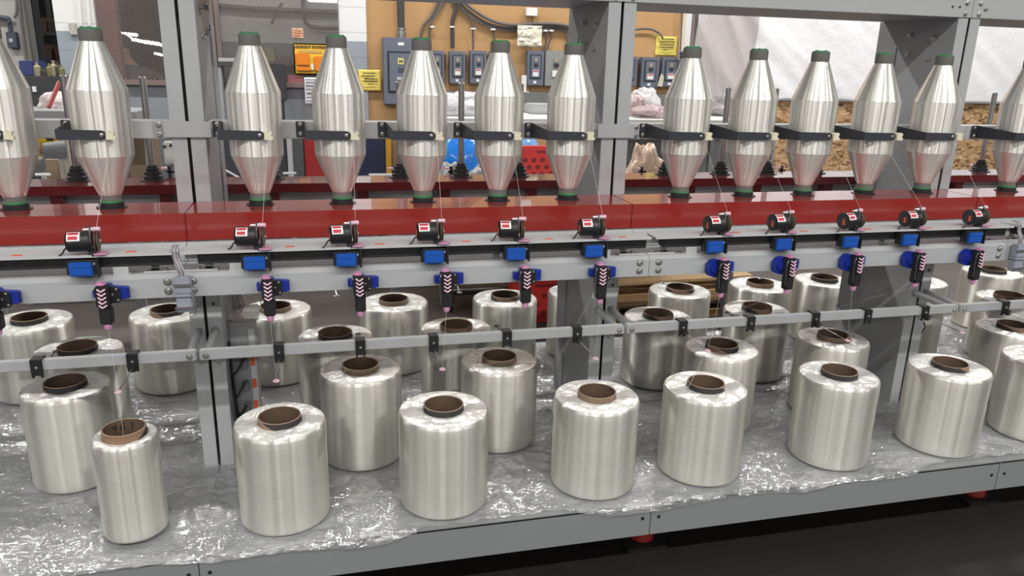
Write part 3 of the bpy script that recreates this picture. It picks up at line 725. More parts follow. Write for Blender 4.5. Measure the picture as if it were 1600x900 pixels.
# handwritten number inside the core
def curve_mark(parent, chars, r, zc, a0, da, h):
    """pen strokes on the inside of a core: chars are lists of strokes in a 1 x 1 box"""
    for n_, strokes in enumerate(chars):
        bm = new()
        for st in strokes:
            pts = []
            for (u, v) in st:
                a = a0-(n_+u*0.7)*da; pts.append((r*math.cos(a), r*math.sin(a), zc+v*h))
            tubeline(bm, smooth_pts(pts, 4), 0.0011, 5)
        obj('pen_mark', bm, blackp, parent)
S3 = [[(0, 0.9), (0.4, 1), (0.8, 0.8), (0.4, 0.55), (0.8, 0.3), (0.4, 0), (0, 0.1)]]
S6 = [[(0.8, 1), (0.2, 0.7), (0.05, 0.3), (0.4, 0), (0.8, 0.25), (0.5, 0.5), (0.1, 0.35)]]
S9 = [[(0.75, 0.7), (0.4, 0.5), (0.1, 0.75), (0.4, 1), (0.75, 0.8), (0.75, 0.3), (0.6, 0)]]
SJ = [[(0.1, 0.1), (0.45, 0), (0.55, 0.3), (0.5, 1), (0.9, 0.95)]]
S0 = [[(0.5, 1), (0.1, 0.7), (0.1, 0.3), (0.5, 0), (0.85, 0.3), (0.85, 0.7), (0.5, 1)]]
curve_mark(co, (S9, S6, SJ), 0.0506, 0.280, 2.45, 0.44, 0.023)
FR = [(-0.150, 0.176, 0.128, 0.298, 'large white package in the front row just right of the left post', False),
      (0.321, 0.167, 0.135, 0.297, 'second full package from the left post in the front row, dark core', False),
      (0.809, 0.174, 0.135, 0.295, 'front row package with kraft core marked with a small ring', True),
      (1.188, 0.178, 0.136, 0.294, 'first front row package right of the middle post', False),
      (1.686, 0.174, 0.132, 0.300, 'front row package midway between the middle and right posts', False),
      (2.143, 0.177, 0.136, 0.294, 'front row package just in front of the right post', False),
      (2.571, 0.187, 0.135, 0.295, 'front row package cut off by the right edge of the photo', False)]
for i, (x, y, R_, H_, lab, kr) in enumerate(FR):
    t, co = package(R_, H_, 0.0600, x, y, lab, G1, kr, rz=0.4*i if not kr else 0)
    if i == 2: curve_mark(co, (S0,), 0.0548, 0.288, 2.5, 0.13, 0.008)
SR = [(-0.799, 0.528, 0.125, 0.306, 'second row package at the left edge, behind the slim package', False),
      (0.094, 0.495, 0.134, 0.310, 'second row package with kraft core, behind the first two front packages', True),
      (0.573, 0.523, 0.135, 0.295, 'second row package left of the middle post with brown core', True),
      (1.419, 0.495, 0.135, 0.295, 'second row package first right of the middle post, fine thread across its top', False),
      (1.908, 0.512, 0.135, 0.295, 'second row package with an eyelet rod reaching over its core', True),
      (2.742, 0.487, 0.135, 0.295, 'second row package beyond the right post', False)]
for x, y, R_, H_, lab, kr in SR: package(R_, H_, 0.0600, x, y, lab, G2, kr)
TR = [(-0.865, 0.90, 0.145, 0.287, 'third row package at the left with guide rod over its dark core', False),
      (0.020, 0.89, 0.140, 0.287, 'third row package right of the wiring cabinet', False),
      (0.485, 0.90, 0.140, 0.287, 'third row package just left of the middle post', True),
      (1.353, 0.919, 0.142, 0.280, 'third row package first right of the middle post', False),
      (1.814, 0.91, 0.140, 0.289, 'third row package with a dark eyelet lying over its top', False),
      (2.60, 0.90, 0.140, 0.285, 'third row package behind the right post wiring', False),
      (3.117, 0.87, 0.138, 0.290, 'third row package at the right edge of the photo', False)]
for x, y, R_, H_, lab, kr in TR: package(R_, H_, 0.0640, x, y, lab, G3, kr)
QR = [(-1.129, 1.258, 0.150, 0.290, 'farthest row package at the left edge of the photo', False),
      (-0.630, 1.245, 0.143, 0.299, 'farthest row package directly left of the left post', False),
      (-0.215, 1.255, 0.145, 0.288, 'farthest row package behind the first comb past the left post', True),
      (0.276, 1.28, 0.148, 0.287, 'farthest row package below the second and third combs', True),
      (0.770, 1.27, 0.145, 0.283, 'farthest row package beside the red perforated case', False),
      (1.125, 1.29, 0.142, 0.290, 'farthest row package half hidden by the middle post', False),
      (1.600, 1.225, 0.143, 0.293, 'farthest row package in front of the wooden pallets', False),
      (2.035, 1.25, 0.145, 0.293, 'farthest row package with a steel rod crossing its core', True),
      (2.405, 1.27, 0.142, 0.295, 'farthest row package left of the right post', False),
      (2.890, 1.20, 0.142, 0.290, 'farthest row package just beyond the right post', False),
      (3.425, 1.27, 0.145, 0.297, 'farthest row package at the far right below the last comb', False),
      (3.840, 1.25, 0.142, 0.297, 'farthest row package touching the right edge of the photo', False)]
for x, y, R_, H_, lab, kr in QR: package(R_, H_, 0.0640, x, y, lab, G4, kr)
PKG = [(-0.556, 0.172, 0.0845)]+[(a[0], a[1], a[2]) for a in FR+SR+TR+QR]

# ------------------------------------------------------------------ crumpled clear film over the trays
def film_hang(x):
    h = 0.012+0.02*noise.noise((x*1.3+5, 0, 2))
    if x < -0.42: h = -0.004
    elif x < -0.10: pass
    elif x < 0.22: h = 0.022*math.sin((x+0.10)/0.32*PI)
    elif x < 0.72: h = -0.014
    elif x < 1.55: h = 0.014+0.010*math.sin((x-0.72)*9)
    elif x < 1.8: h = 0.0
    elif x >= 1.95: h = -0.03
    return h
def film_sheet():
    bm = new(); x0, x1 = -1.45, 4.1; nx, ny = 620, 170; y0, y1 = -0.035, 1.40
    G = []
    for i in range(nx+1):
        x = x0+(x1-x0)*i/nx
        edge = 0.020*noise.noise((x*1.9, 3.1, 0))+0.010*noise.noise((x*7, 1.1, 0))
        # where the film hangs over the edge and where it stops short
        hang = sum(film_hang(x+(q-5)*0.014) for q in range(11))/11
        hang += edge*0.5
        row = []
        for j in range(ny+1):
            v = j/ny; y = -hang+(y1+hang)*v
            # distance to the packages: film lies flat beneath them
            d = min((math.hypot(x-a, y-b)-r) for a, b, r in PKG) if True else 1
            f = max(0.0, min(1.0, (d-0.002)/0.03))
            p = Vector((x*5.0, y*7.0, 0.3)); q = noise.noise(p*0.7)*1.3
            n1 = 1-abs(noise.noise(Vector((p.x*1.0+q, p.y+q, 1.7))))*2.2
            n2 = 1-abs(noise.noise(Vector((p.x*2.3-q, p.y*2.6+q*2, 4.2))))*2.4
            n3 = 1-abs(noise.noise(Vector((p.x*5.3+q*3, p.y*4.7, 9.2))))*2.4
            h = 0.0014+f*(0.006*max(0, n1)**3+0.0075*max(0, n2)**4+0.0045*max(0, n3)**3)
            big = max(0, noise.noise((x*1.1, y*1.6, 7)))*0.006*f
            z = ZT+h+big
            if y < 0.004:
                over = 0.004-y; z = ZT+0.0015-over*1.0; y = -0.003-0.15*over-abs(h)*0.5
            row.append(bm.verts.new((x, y, z)))
        G.append(row)
    for i in range(nx):
        for j in range(ny): bm.faces.new((G[i][j], G[i+1][j], G[i+1][j+1], G[i][j+1]))
    return tag(obj('plastic_film', bm, film, ang=60), 'crumpled clear plastic film covering the grey tray under the packages', 'plastic film')
film_sheet()

# ------------------------------------------------------------------ wiring near the posts
def connector(x, w):
    t = thing('cable_connector', f'grey multi-pin connector hanging on the main beam, {w}', 'connector', (x, 0.150, 0.955), 'grey cable connectors')
    bm = new(); bx(bm, -0.020, 0.020, -0.026, -0.001, 0.0, 0.042, 0.003); bx(bm, -0.022, 0.022, -0.030, -0.001, 0.042, 0.050, 0.002); bx(bm, -0.020, 0.020, -0.026, -0.001, 0.050, 0.094, 0.003); obj('housing', bm, pm('connector_grey', (0.28, 0.30, 0.36), 0.4), t)
    bm = new(); bx(bm, -0.023, 0.023, -0.031, -0.027, 0.010, 0.016); bx(bm, -0.023, 0.023, -0.031, -0.027, 0.072, 0.078); obj('latch_bar', bm, steel, t)
    bm = new(); tubeline(bm, smooth_pts([(0.018, -0.03, 0.05), (0.028, -0.032, 0.03), (0.026, -0.032, 0.0), (0.012, -0.03, -0.006)], 6), 0.0025); obj('latch_lever', bm, steel, t)
    for q in range(6):
        bm = new(); o_ = (q-2.5)*0.0028
        tubeline(bm, smooth_pts([(o_, -0.012, 0.092), (o_-0.004, -0.016, 0.115), (o_*0.8-0.012, -0.010, 0.14), (o_-0.014, -0.008, 0.165), (o_-0.013, 0.02, 0.170)], 6), 0.0018, 6)
        obj('wire', bm, (pm('wire_grey', (0.3, 0.3, 0.32), 0.5), pm('wire_mauve', (0.22, 0.15, 0.2), 0.5), pm('wire_pale', (0.45, 0.46, 0.5), 0.5))[q % 3], t)
connector(-0.362, 'at the left post seam')
connector(2.290, 'at the right post seam')
def wiring_cabinet():
    t = thing('wiring_panel', 'grey wiring panel with orange labels and black cables beside the left post', 'electrical panel', (-0.322, 0.62, 0.40), None)
    bm = new(); bx(bm, 0.0, 0.085, 0.0, 0.02, 0, 0.36, 0.002); obj('back_plate', bm, greyd, t)
    bm = new(); bx(bm, 0.058, 0.078, -0.004, 0.0, 0.0, 0.33, 0.001); obj('label_strip', bm, alu, t)
    for z in (0.04, 0.12, 0.20):
        bm = new(); bx(bm, 0.060, 0.074, -0.006, -0.004, z, z+0.032); obj('orange_label', bm, orange, t)
        bm = new(); bx(bm, 0.03, 0.05, -0.03, 0.0, z-0.005, z+0.03, 0.003); obj('socket_block', bm, pm('grey_plug', (0.16, 0.17, 0.2), 0.4), t)
    for q, z in enumerate((0.05, 0.13, 0.21)):
        bm = new(); tubeline(bm, smooth_pts([(0.04, -0.03, z+0.02), (0.02, -0.05, z-0.01), (0.006, -0.045, z-0.04), (0.012, -0.03, 0.0)], 7), 0.004); obj('black_cable', bm, blackp, t)
    bm = new(); tubeline(bm, smooth_pts([(0.0, -0.03, 0.30), (0.004, -0.04, 0.12), (0.02, -0.045, 0.03), (0.06, -0.04, 0.0)], 7), 0.004); obj('black_cable', bm, blackp, t)
    c = thing('clear_cover_box', 'clear plastic box strapped beside the left post above the wiring', 'box', (-0.310, 0.62, 0.765))
    gl = pm('cloudy_plastic', (0.42, 0.38, 0.38), 0.15); gl.node_tree.nodes['Principled BSDF'].inputs['Alpha'].default_value = 0.55
    bm = new(); bx(bm, 0, 0.085, -0.03, 0.05, 0, 0.035, 0.004); obj('box_shell', bm, gl, c)
    bm = new(); bx(bm, 0.004, 0.03, 0, 0.02, 0.035, 0.17, 0.004); obj('upright_cover', bm, gl, c)
    bm = new(); tubeline(bm, smooth_pts([(0.01, -0.01, 0.03), (0.03, -0.02, 0.09), (0.02, -0.01, 0.13), (0.04, -0.01, 0.06), (0.03, -0.02, 0.03)], 7), 0.003); obj('coiled_wire', bm, greyd, c)
wiring_cabinet()
def loops():
    t = thing('valve_block', 'black valve block with looped brown hoses right of the right post', 'valve block', (2.335, 0.62, 0.52))
    bm = new(); bx(bm, -0.012, 0.024, -0.02, 0.02, 0, 0.16, 0.003)
    for z in (0.02, 0.07, 0.12): bx(bm, -0.018, 0.036, -0.028, 0.0, z, z+0.025, 0.004)
    obj('block_body', bm, blackp, t)
    for z in (0.03, 0.085):
        bm = new(); tubeline(bm, smooth_pts([(0.03, -0.02, z), (0.06, -0.022, z+0.005), (0.075, -0.022, z+0.035), (0.055, -0.022, z+0.065), (0.03, -0.02, z+0.06)], 7), 0.0035); obj('hose', bm, pm('hose_brown', (0.08, 0.07, 0.05), 0.4), t)
loops()

# ------------------------------------------------------------------ yarn strands
def strand(p, q, lab, r=0.00045):
    bm = new(); rod(bm, p, q, r, 5)
    tag(obj('yarn_strand', bm, thread), lab, 'yarn', 'fine glass yarn strands')
for (x, bay, k), mx_ in zip(XB[1:], MXX):
    top = (mx_+0.012, 0.150, 1.178)
    strand((x+0.035, 0.372, 1.330 if k % 2 else 1.38), top, f'fine glass yarn from bobbin to motor, {where(bay, k)}', 0.00035)
for (x, fr), (bx_, bay, k), cx_ in zip(CL[1:], XB[1:], CXX):
    strand((cx_-0.004, 0.115, 0.924), (x, 0.119 if fr else 0.453, 0.748), f'fine yarn from comb down to thread guide, {where(bay, k)}', 0.00028)
strand((-0.544, 0.119, 0.748), (-0.556, 0.16, 0.60), 'fine yarn dropping from the guide into the slim package', 0.0005)
strand((1.148, 0.119, 0.75), (1.12, 0.17, 0.60), 'fine yarn dropping from the guide to the first package right of the middle post', 0.0005)
# ================================================================== BEHIND THE MACHINE
YW = 5.0
def pxbox(bm, x0, y0, x1, y1, Y, depth, bev=0.0, zfloor=None):
    """upright box whose front face spans the two sighted corners at depth Y"""
    a = at(x0, (y0+y1)/2, Y).x; b = at(x1, (y0+y1)/2, Y).x
    zt = at((x0+x1)/2, y0, Y).z; zb = at((x0+x1)/2, y1, Y).z if zfloor is None else zfloor
    return bx(bm, a, b, Y, Y+depth, zb, zt, bev)
ply = pm('plywood_tan', (0.50, 0.295, 0.13), 0.6, mottled=0.10, mscale=2.5)
boxg = pm('switch_grey', (0.135, 0.155, 0.205), 0.45)
boxd = pm('switch_dark', (0.06, 0.07, 0.10), 0.5)
a, b = 0.418, 3.285
t = thing('plywood_board', 'large tan plywood board on the back wall carrying the switch boxes', 'board', (a, 4.985, 0.30))
mid = 1.86-a
bm = new(); bx(bm, 0, mid-0.002, 0, 0.02, 0, 2.4, 0.002); obj('left_sheet', bm, ply, t)
bm = new(); bx(bm, mid+0.002, b-a, 0, 0.02, 0, 2.4, 0.002); obj('right_sheet', bm, ply, t)
YB = 4.985
# big panel
def big_panel():
    p0 = at(598, 58, YB-0.12); p1 = at(669, 162, YB-0.12)
    x0, x1, z0, z1 = p0.x, p1.x, p1.z-0.01, p0.z
    t = thing('breaker_panel', 'large grey breaker panel with framed door and black conduit on top', 'electrical panel', (x0, YB-0.12, z0))
    w, h = x1-x0, z1-z0
    bm = new(); bx(bm, 0, w, 0, 0.12, 0, h, 0.006); obj('cabinet', bm, boxg, t)
    bm = new(); bx(bm, 0.035, w-0.035, -0.006, 0, 0.10, h-0.11, 0.012); obj('door_frame', bm, boxd, t)
    bm = new(); bx(bm, 0.045, w-0.045, -0.014, -0.006, 0.11, h-0.12, 0.012); d = obj('door', bm, boxg, t)
    for (u, v, s1, s2, mt, nm) in ((0.125, h-0.05, 0.05, 0.025, white, 'paper_label'), (0.12, h-0.19, 0.05, 0.05, pm('yellow_label', (0.75, 0.72, 0.25), 0.5), 'yellow_label'), (0.125, h-0.26, 0.05, 0.035, boxd, 'door_latch'), (0.11, h-0.33, 0.09, 0.025, pm('grey_label', (0.45, 0.46, 0.5), 0.5), 'name_label')):
        bm = new(); y0 = -0.018 if nm != 'paper_label' else -0.003; bx(bm, u, u+s1, y0, y0+0.003, v-s2/2, v+s2/2); l = obj(nm, bm, mt, d if nm != 'paper_label' else t)
    bm = new(); bx(bm, 0.132, 0.140, -0.020, -0.018, h-0.205, h-0.175); bx(bm, 0.152, 0.160, -0.020, -0.018, h-0.205, h-0.175); bx(bm, 0.140, 0.152, -0.020, -0.018, h-0.193, h-0.187); obj('printed_mark', bm, blackp, d)
    bm = new(); lathe(bm, [(0.034, 0), (0.034, 0.02), (0.042, 0.022), (0.042, 0.045), (0.034, 0.047), (0.034, 0.06), (0.04, 0.062), (0.04, 0.08), (0.03, 0.085)], 20, (0.16, 0.06, h)); obj('conduit_fitting', bm, steel, t)
    bm = new(); rod(bm, (0.16, 0.06, h+0.085), (0.16, 0.06, h+1.1), 0.030, 20); obj('conduit', bm, pm('conduit_dark', (0.05, 0.05, 0.055), 0.5), t)
big_panel()
def sw_box(px0, py0, px1, py1, lab, red=True, handle=True, plain=False):
    D = 0.09; y = YB-D; p0 = at(px0, py0, y); p1 = at(px1, py1, y); w, h = p1.x-p0.x, p0.z-p1.z
    t = thing('disconnect_switch', lab, 'switch box', (p0.x, y, p1.z), 'wall disconnect switches')
    body = boxg if not plain else pm('switch_pale', (0.26, 0.28, 0.28), 0.5)
    bm = new(); bx(bm, 0, w, 0, D, 0, h, 0.005); obj('box_body', bm, body, t)
    if not plain:
        bm = new(); bx(bm, w*0.14, w*0.84, -0.004, 0, h*0.20, h*0.90, 0.008); obj('cover_groove', bm, boxd, t)
        bm = new(); bx(bm, w*0.19, w*0.79, -0.009, -0.004, h*0.225, h*0.875, 0.008); obj('cover', bm, boxg, t)
    bm = new(); bx(bm, w*0.40, w*0.58, -0.012, -0.009, h*0.68, h*0.80); obj('rating_window', bm, pm('window_tan', (0.35, 0.3, 0.22), 0.5), t)
    bm = new(); bx(bm, w*0.38, w*0.62, -0.012, -0.009, h*0.54, h*0.64); obj('dark_plate', bm, blackm, t)
    bm = new(); bx(bm, w*0.32, w*0.66, -0.012, -0.009, h*0.27, h*0.45); l = obj('paper_label', bm, white, t)
    if red:
        bm = new(); bx(bm, w*0.34, w*0.64, -0.0135, -0.012, h*0.40, h*0.435); obj('red_heading', bm, redlab, l)
    bm = new(); bx(bm, w*0.38, w*0.55, -0.003, 0, h*0.06, h*0.14); obj('lower_tag', bm, white, t)
    if handle:
        bm = new(); bx(bm, w, w+0.022, 0.02, 0.05, h*0.45, h*0.9, 0.004); obj('lever', bm, pm('lever_redbrown', (0.10, 0.03, 0.025), 0.5), t)
BX = [(672.5, 79, 694, 130, 'partly hidden grey switch box next to the large breaker panel'),
      (703, 80, 727, 131, 'grey switch box with black conduit, second from the large panel'),
      (735, 79, 760, 131, 'grey switch box with black and white fittings on top, third from the panel'),
      (767, 80, 790, 131, 'grey switch box mostly hidden behind the fourth bobbin cap past the left post'),
      (825, 79, 849, 134, 'blue grey switch box right of the white paper sheet'),
      (973, 88, 994, 135, 'grey switch box half hidden by the middle post, round white sticker'),
      (1004, 89, 1028, 137, 'grey switch box with a dangling tag, below the yellow sheet at left'),
      (1036, 89, 1060, 136, 'grey switch box directly below the yellow sheet')]
for q in BX: sw_box(*q)
sw_box(853, 79, 884, 135, 'paler grey fuse box between the blue grey box and the fifth bobbin', False, False, True)
bm = new(); p = at(1032, 125, 4.88); prism(bm, [(p.x-0.03, p.z-0.055), (p.x+0.02, p.z-0.06), (p.x+0.03, p.z+0.03), (p.x, p.z+0.06), (p.x-0.01, p.z+0.03)], 'y', 4.872, 4.875)
tag(obj('hanging_tag', bm, pm('tag_paper', (0.6, 0.55, 0.42), 0.7)), 'cream paper tag dangling between two grey switch boxes', 'tag')
# cables
cabm = pm('cable_grey', (0.11, 0.10, 0.10), 0.5)
def cable(pts, lab, r=0.012, Y=4.95, mat=None):
    bm = new(); tubeline(bm, smooth_pts([at(px, py, Y) for px, py in pts], 8), r, 8)
    return tag(obj('power_cable', bm, mat or cabm), lab, 'cable', 'cables on the plywood board')
cable([(690, -10), (676, 22), (662, 40), (657, 58), (652, 78)], 'grey cable curving down behind the third bobbin cap past the left post')
cable([(696, -6), (688, 12), (674, 34), (671, 55), (673, 76)], 'grey cable curving down to the first switch box', 0.011)
cable([(712, -8), (712, 14), (707, 34), (707, 60), (707, 75)], 'thick black conduit dropping to the second switch box', 0.018, 4.95, pm('conduit_dark', (0.05, 0.05, 0.055), 0.5))
cable([(716, -4), (728, 18), (738, 36), (739, 60), (739, 78)], 'thin grey cable dropping to the third switch box', 0.009)
cable([(706, -6), (735, 20), (765, 38), (800, 44), (840, 40), (870, 42), (905, 50)], 'long grey cable sagging across the plywood board, upper of three', 0.013)
cable([(710, -10), (738, 14), (768, 32), (800, 39), (840, 37), (872, 38), (905, 44)], 'long grey cable sagging across the plywood board, topmost of three', 0.013, 4.925)
cable([(704, -2), (733, 25), (764, 42), (800, 48), (838, 44), (868, 46), (905, 55)], 'long grey cable sagging across the plywood board, lowest of three', 0.010)
cable([(770, 44), (772, 55), (774, 78)], 'short cable drop to the fourth switch box', 0.009)
cable([(846, 44), (853, 55), (853, 66), (849, 80)], 'short cable drop to the blue grey switch box', 0.008)
cable([(857, 44), (861, 56), (858, 68), (854, 82)], 'short cable drop to the paler fuse box', 0.008)
cable([(883, 46), (886, 56), (885, 80)], 'short cable drop behind the fifth bobbin cap', 0.008)
cable([(985, 48), (1003, 45), (1018, 46), (1030, 52), (1036, 60)], 'grey cable arching to the yellow sheet right of the middle post', 0.009)
for i, (px, py) in enumerate(((676, 42), (707, 42), (740, 45), (771, 46), (853, 48), (862, 48))):
    p = at(px, py, 4.93); bm = new(); bx(bm, p.x-0.022, p.x+0.018, 4.925, 4.955, p.z-0.007, p.z+0.007, 0.002)
    tag(obj('cable_clip', bm, white), f'small white clip on the {("first", "second", "third", "fourth", "fifth", "sixth")[i]} dropping cable from the left', 'clip', 'white cable clips')
bm = new(); pxbox(bm, 823, 12, 840, 25, 4.93, 0.05, 0.004)
tag(obj('junction_box', bm, white), 'small white junction box above the sagging cables', 'box')
# paper sheets
def sheet(px0, py0, px1, py1, Y, mat, lab, lines=None, cat='notice', name='notice_sheet', linem=None, wav=0.012):
    x0 = at(px0, (py0+py1)/2, Y).x; x1 = at(px1, (py0+py1)/2, Y).x; z1 = at((px0+px1)/2, py0, Y).z; z0 = at((px0+px1)/2, py1, Y).z
    t = thing(name, lab, cat, (x0, Y, z0)); w, h = x1-x0, z1-z0
    bm = new(); N = 14; V = []
    sd = px0*0.13
    for i in range(N+1):
        V.append([bm.verts.new((w*i/N, -wav*abs(noise.noise((i*0.33+sd, j*0.35, 1)))-0.002, h*j/N)) for j in range(N+1)])
    for i in range(N):
        for j in range(N): bm.faces.new((V[i][j], V[i+1][j], V[i+1][j+1], V[i][j+1]))
    p = obj('paper', bm, mat, t)
    m_ = p.modifiers.new('thickness', 'SOLIDIFY'); m_.thickness = 0.001
    for k, (v, u0, u1, hh) in enumerate(lines or ()):
        bm = new(); u = u0
        rnd = random.Random(k+px0)
        while u < u1-0.03:
            l = rnd.uniform(0.04, 0.12); bx(bm, w*u, w*min(u+l, u1), -wav-0.004, -wav-0.0035, h*(v-hh/2), h*(v+hh/2)); u += l+0.02
        obj('print_line', bm, linem or blackm, t)
    return t
yel = pm('yellow_paper', (0.80, 0.66, 0.14), 0.35)
sheet(1024, 57, 1057, 87, 4.982, yel, 'yellow notice sheet taped above two switch boxes right of the middle post', [(0.86, 0.25, 0.80, 0.05), (0.71, 0.16, 0.88, 0.055), (0.56, 0.18, 0.86, 0.055), (0.43, 0.2, 0.82, 0.055), (0.31, 0.36, 0.62, 0.05), (0.15, 0.13, 0.86, 0.025)])
sheet(560, 109, 595, 142, 4.946, yel, 'glossy yellow notice sheet between the second bobbin and the large breaker panel', [(0.84, 0.2, 0.75, 0.05), (0.70, 0.15, 0.72, 0.05), (0.57, 0.25, 0.85, 0.05), (0.46, 0.25, 0.85, 0.05), (0.33, 0.4, 0.65, 0.03), (0.17, 0.1, 0.8, 0.02)])
sheet(808, 40, 846, 73, 4.90, pm('crumpled_white', (0.78, 0.75, 0.62), 0.3), 'crumpled white sheet in a clear sleeve hanging from the sagging cables', [(0.72, 0.35, 0.65, 0.03), (0.5, 0.3, 0.75, 0.03)], wav=0.04, linem=pm('faint_print', (0.5, 0.48, 0.4), 0.5))
# grey wireway under the boxes
bm = new(); xa = at(674, 150, 4.86).x; xb = 3.31; bx(bm, xa, xb, 4.86, 4.98, 1.19, 1.345, 0.004)
tag(obj('wireway', bm, pm('wireway_grey', (0.17, 0.18, 0.18), 0.5)), 'long grey wireway trunking along the foot of the plywood board', 'trunking')
bm = new(); pxbox(bm, 870, 118, 826, 140, 4.8, 0.02) if False else bm.free()
def socket(px0, py0, px1, py1, lab, mat):
    t = thing('wall_socket', lab, 'socket', (0, 0, 0)); bm = new(); pxbox(bm, px0, py0, px1, py1, 4.83, 0.03, 0.003); obj('face_plate', bm, mat, t)
    for f in (0.3, 0.66):
        p = at((px0+px1)/2, py0+(py1-py0)*f, 4.828); bm = new(); lathe(bm, [(0.016, 0), (0.015, 0.004)], 14, p, Matrix.Rotation(PI/2, 3, 'X')); obj('outlet', bm, blackm, t)
socket(1061, 79, 1068, 94, 'black and grey double socket hanging on the pale pillar', pm('socket_grey', (0.3, 0.3, 0.32), 0.5))
socket(982, 147, 990, 154, 'small cream socket on the wireway right of the middle post', cream)
socket(995, 147, 1007, 153, 'wide white socket plate on the wireway', white)
bm = new(); tubeline(bm, [at(1066, 10, 4.9), at(1063, 80, 4.9)], 0.005, 6); tag(obj('socket_cord', bm, blackm), 'thin black cord hanging down to the double socket', 'cord')
# pillar and pipe at the end of the board
bm = new(); bx(bm, 3.287, 3.318, 4.93, 5.0, ZF, 3.2, 0.003); o = obj('trim_1', bm, pm('wood_cream', (0.72, 0.63, 0.5), 0.6)); o['kind'] = 'structure'
bm = new(); bx(bm, 3.318, 3.378, 4.94, 5.0, ZF, 3.2, 0.003); o = obj('trim_2', bm, pm('pillar_white', (0.72, 0.72, 0.75), 0.6)); o['kind'] = 'structure'
bm = new(); rod(bm, (3.402, 4.96, ZF), (3.402, 4.96, 3.2), 0.022, 16); tag(obj('standpipe', bm, pm('pipe_brown', (0.22, 0.17, 0.15), 0.5)), 'brown grey vertical pipe left of the plastic sheeting', 'pipe')

# plastic sheeting on the wall
def sheeting(x0, x1, z0, z1, Y, mat, lab, amp, fx, tilt):
    bm = new(); nx, nz = 150, 60; V = []
    for i in range(nx+1):
        x = x0+(x1-x0)*i/nx; col = []
        for j in range(nz+1):
            z = z0+(z1-z0)*j/nz
            s = x+tilt*z
            y = Y-0.02-amp*(1-abs(noise.noise((s*fx, z*0.7, 2)))*2)-amp*0.4*noise.noise((s*fx*2.7, z*1.7, 5))
            col.append(bm.verts.new((x, y, z)))
        V.append(col)
    for i in range(nx):
        for j in range(nz): bm.faces.new((V[i][j], V[i+1][j], V[i+1][j+1], V[i][j+1]))
    o = obj('plastic_sheeting', bm, mat, ang=80); m_ = o.modifiers.new('thickness', 'SOLIDIFY'); m_.thickness = 0.001
    return tag(o, lab, 'plastic sheeting', 'plastic sheeting on the back wall')
shw = pm('sheeting_white', (0.90, 0.90, 0.94), 0.35, bump=0.9, bscale=11)
shc = pm('sheeting_clear', (0.55, 0.51, 0.52), 0.25, bump=0.4, bscale=14)
sheeting(3.43, 4.05, 1.30, 3.4, 4.98, shc, 'cloudy grey plastic sheeting with slanting folds beside the brown pipe', 0.045, 3.0, 0.45)
sheeting(4.05, 9.4, 1.30, 3.4, 4.98, shw, 'bright white plastic sheeting over the chipboard wall', 0.012, 3.2, 1.3)
bm = new(); bx(bm, 3.95, 9.4, 4.985, 5.015, ZF, 1.31, 0.002); tag(obj('chipboard_wall_panel', bm, osb), 'chipboard lining along the foot of the back wall below the white sheeting', 'board')

# left of the board: block pillars, low wall, mesh screen
struct('wall_right_pillar', bx(new(), 0.19, 0.415, 4.95, 5.2, ZF, 3.4, 0.003), block_mat('pillar_paint', (0.78, 0.78, 0.80), (0.30, 0.34, 0.39), 1.735))
bpy.data.objects['wall_right_pillar'].name = 'trim_3'
struct('wall_low', bx(new(), -1.515, 0.19, 4.95, 5.08, ZF, 1.375, 0.003), pm('low_wall_grey', (0.25, 0.27, 0.30), 0.55, mottled=0.05))
bpy.data.objects['wall_low'].name = 'wall_centre'
o = struct('trim_4', bx(new(), -1.945, -1.655, 4.95, 5.2, ZF, 3.6, 0.003), colblock)
struct('trim_5', bx(new(), -1.655, -1.515, 4.98, 5.10, ZF, 3.6, 0.003), pm('red_brown_post', (0.20, 0.085, 0.075), 0.6, mottled=0.2))
bm = new(); bx(bm, -1.655, 0.19, 4.94, 4.946, 1.375, 3.4)
tag(obj('mesh_screen', bm, expm), 'expanded metal mesh screen above the low grey wall', 'mesh screen')
bm = new(); bx(bm, -1.515, 0.19, 4.90, 4.96, 1.35, 1.39, 0.003); tag(obj('screen_sill', bm, pm('sill_brown', (0.2, 0.15, 0.14), 0.6)), 'brown sill along the top of the low grey wall', 'sill')
for i, px in enumerate((319,)):
    p = at(335, 50, 4.9); bm = new(); bx(bm, p.x-0.045, p.x+0.045, 4.90, 4.94, 1.39, 3.4, 0.003); tag(obj('screen_post', bm, pm('post_mauve', (0.19, 0.15, 0.14), 0.6)), 'brown grey upright of the mesh screen beside the left machine post', 'post')
bm = new(); tubeline(bm, [at(331, 0, 4.85), at(339, 80, 4.85), at(345, 148, 4.85)], 0.006, 6); tag(obj('pull_rope', bm, pm('cord_red', (0.05, 0.018, 0.015), 0.6)), 'thin dark red rope hanging beside the left machine post', 'rope')
# room behind the screen
struct('wall_left_room', bx(new(), -1.05, 0.6, 7.4, 7.5, ZF, 4.2), wallblock); bpy.data.objects['wall_left_room'].name = 'wall_rear'
struct('ceiling', bx(new(), -9, 0.0, 9.0, 29.5, 3.9, 4.0), pm('roof_deck', (0.05, 0.048, 0.045), 0.8, mottled=0.3))
struct('wall_far', bx(new(), -13, 0, 29.5, 29.7, ZF, 4), pm('far_wall', (0.085, 0.078, 0.072), 0.8, mottled=0.5, mscale=1.2))
def pipe(pts, Y, r, lab, m=None):
    bm = new(); tubeline(bm, smooth_pts([at(a, b, Y) for a, b in pts], 8), r, 8); return tag(obj('wall_pipe', bm, m or pm('pipe_grey', (0.16, 0.15, 0.15), 0.6)), lab, 'pipe', 'pipes behind the mesh screen')
pipe([(330, 8), (400, 14), (470, 17), (531, 20)], 7.3, 0.028, 'grey pipe running level high behind the mesh screen')
